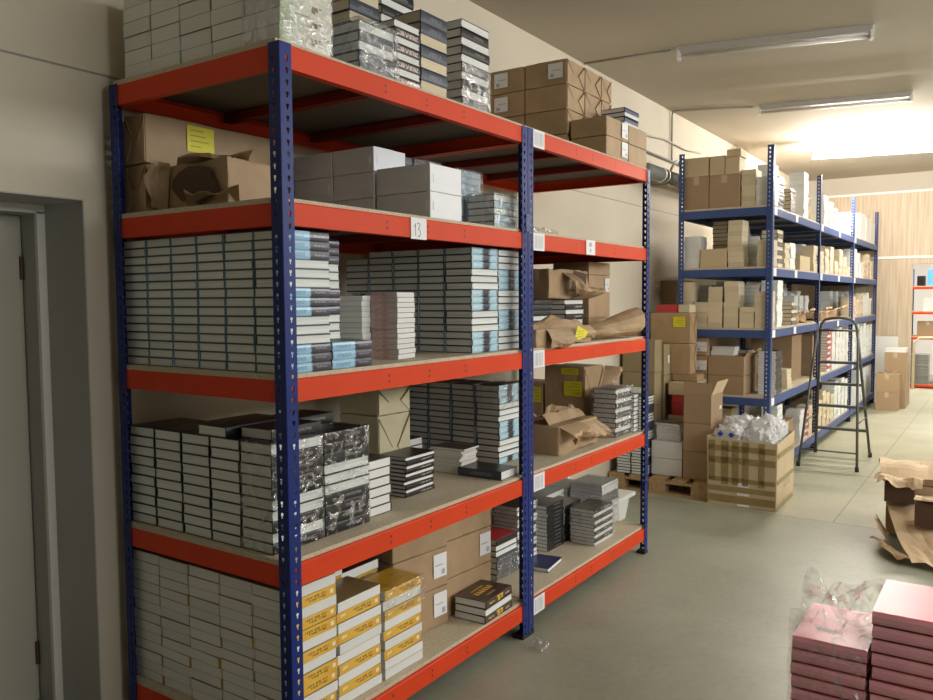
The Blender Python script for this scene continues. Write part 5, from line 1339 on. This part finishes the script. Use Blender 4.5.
carton('small pale carton beside the brown one on the distant rack', 14.45, 14.7, -1.30, -0.90, 0.915, 1.12, None, mt='carton_pale', tape=None)
carton('white carton second from top on the distant rack', 14.45, 14.75, -1.05, -0.60, 1.36, 1.6, None, mt='white_plastic', tape=None)
carton('black binder box beside the blue box on the distant rack', 14.45, 14.7, -0.62, -0.50, 1.805, 1.98, None, mt='cov_black', tape=None, name='binder_box', cat='box')
cable('bent_tube', 'cream bent tube frame standing before the distant rack', [(14.2, -0.50, 0.0), (14.2, -0.50, 0.80), (14.2, -0.58, 0.90), (14.2, -1.4, 0.92)], 0.022, 'cream_card', 'tube')

# ---------------------------------------------------------------- light
def area(name, loc, rot, sx, sy, power, col=(1, 1, 1)):
    l = bpy.data.lights.new(name, 'AREA'); l.shape = 'RECTANGLE'; l.size = sx; l.size_y = sy; l.energy = power; l.color = col
    o = bpy.data.objects.new(name, l); COL.objects.link(o); o.location = loc; o.rotation_euler = rot
    return o
area('front_fill', (4.2, YF + 0.05, 2.85), (R(84), 0, 0), 10.4, 0.9, 335, (0.96, 0.99, 1.0))  # unseen area light added to brighten the shelf fronts; no window modelled
area('door_wall_fill', (-0.9, YF + 0.05, 1.7), (R(88), 0, 0), 1.6, 1.6, 14, (1.0, 0.98, 0.94))  # unseen area light added to lift the wall beside the near rack
area('aisle_fill_a', (3.6, -2.9, ZC - 0.06), (0, 0, 0), 0.3, 1.4, 36, (1.0, 0.95, 0.87))  # all three aisle lights are unseen additions lighting the racks from above
area('aisle_fill_b', (7.0, -3.2, ZC - 0.06), (0, 0, 0), 0.3, 1.4, 36, (1.0, 0.95, 0.87))
area('aisle_fill_c', (10.0, -3.0, ZC - 0.06), (0, 0, 0), 0.3, 1.4, 32, (1.0, 0.95, 0.87))
area('far_room_fill', (14.0, -1.6, ZC - 0.06), (0, 0, 0), 1.2, 1.2, 260, (1.0, 0.98, 0.96))  # unseen light added to brighten the next room
wd = bpy.data.worlds.new('World'); SC.world = wd; wd.use_nodes = True
wd.node_tree.nodes['Background'].inputs[0].default_value = (0.8, 0.85, 0.9, 1)
wd.node_tree.nodes['Background'].inputs[1].default_value = 0.06

# ---------------------------------------------------------------- camera
cam = bpy.data.cameras.new('camera'); co = bpy.data.objects.new('camera', cam); COL.objects.link(co)
f_, pt, yw, ro = 798.3778, -0.0627, 0.5966, -0.0064
F = Vector((math.cos(pt) * math.cos(yw), math.cos(pt) * math.sin(yw), math.sin(pt)))
R0 = Vector((math.sin(yw), -math.cos(yw), 0)); U0 = R0.cross(F)
RR = R0 * math.cos(ro) + U0 * math.sin(ro); UU = -R0 * math.sin(ro) + U0 * math.cos(ro)
mw = Matrix((RR, UU, -F)).transposed().to_4x4(); mw.translation = Vector((-1.7332, -1.8584, 1.6101))
co.matrix_world = mw
cam.sensor_fit = 'HORIZONTAL'; cam.sensor_width = 36.0; cam.lens = f_ / 933 * 36
cam.clip_start = 0.05; cam.clip_end = 100
SC.camera = co
SC.view_settings.view_transform = 'Standard'
SC.view_settings.look = 'None'
SC.view_settings.exposure = 0.0
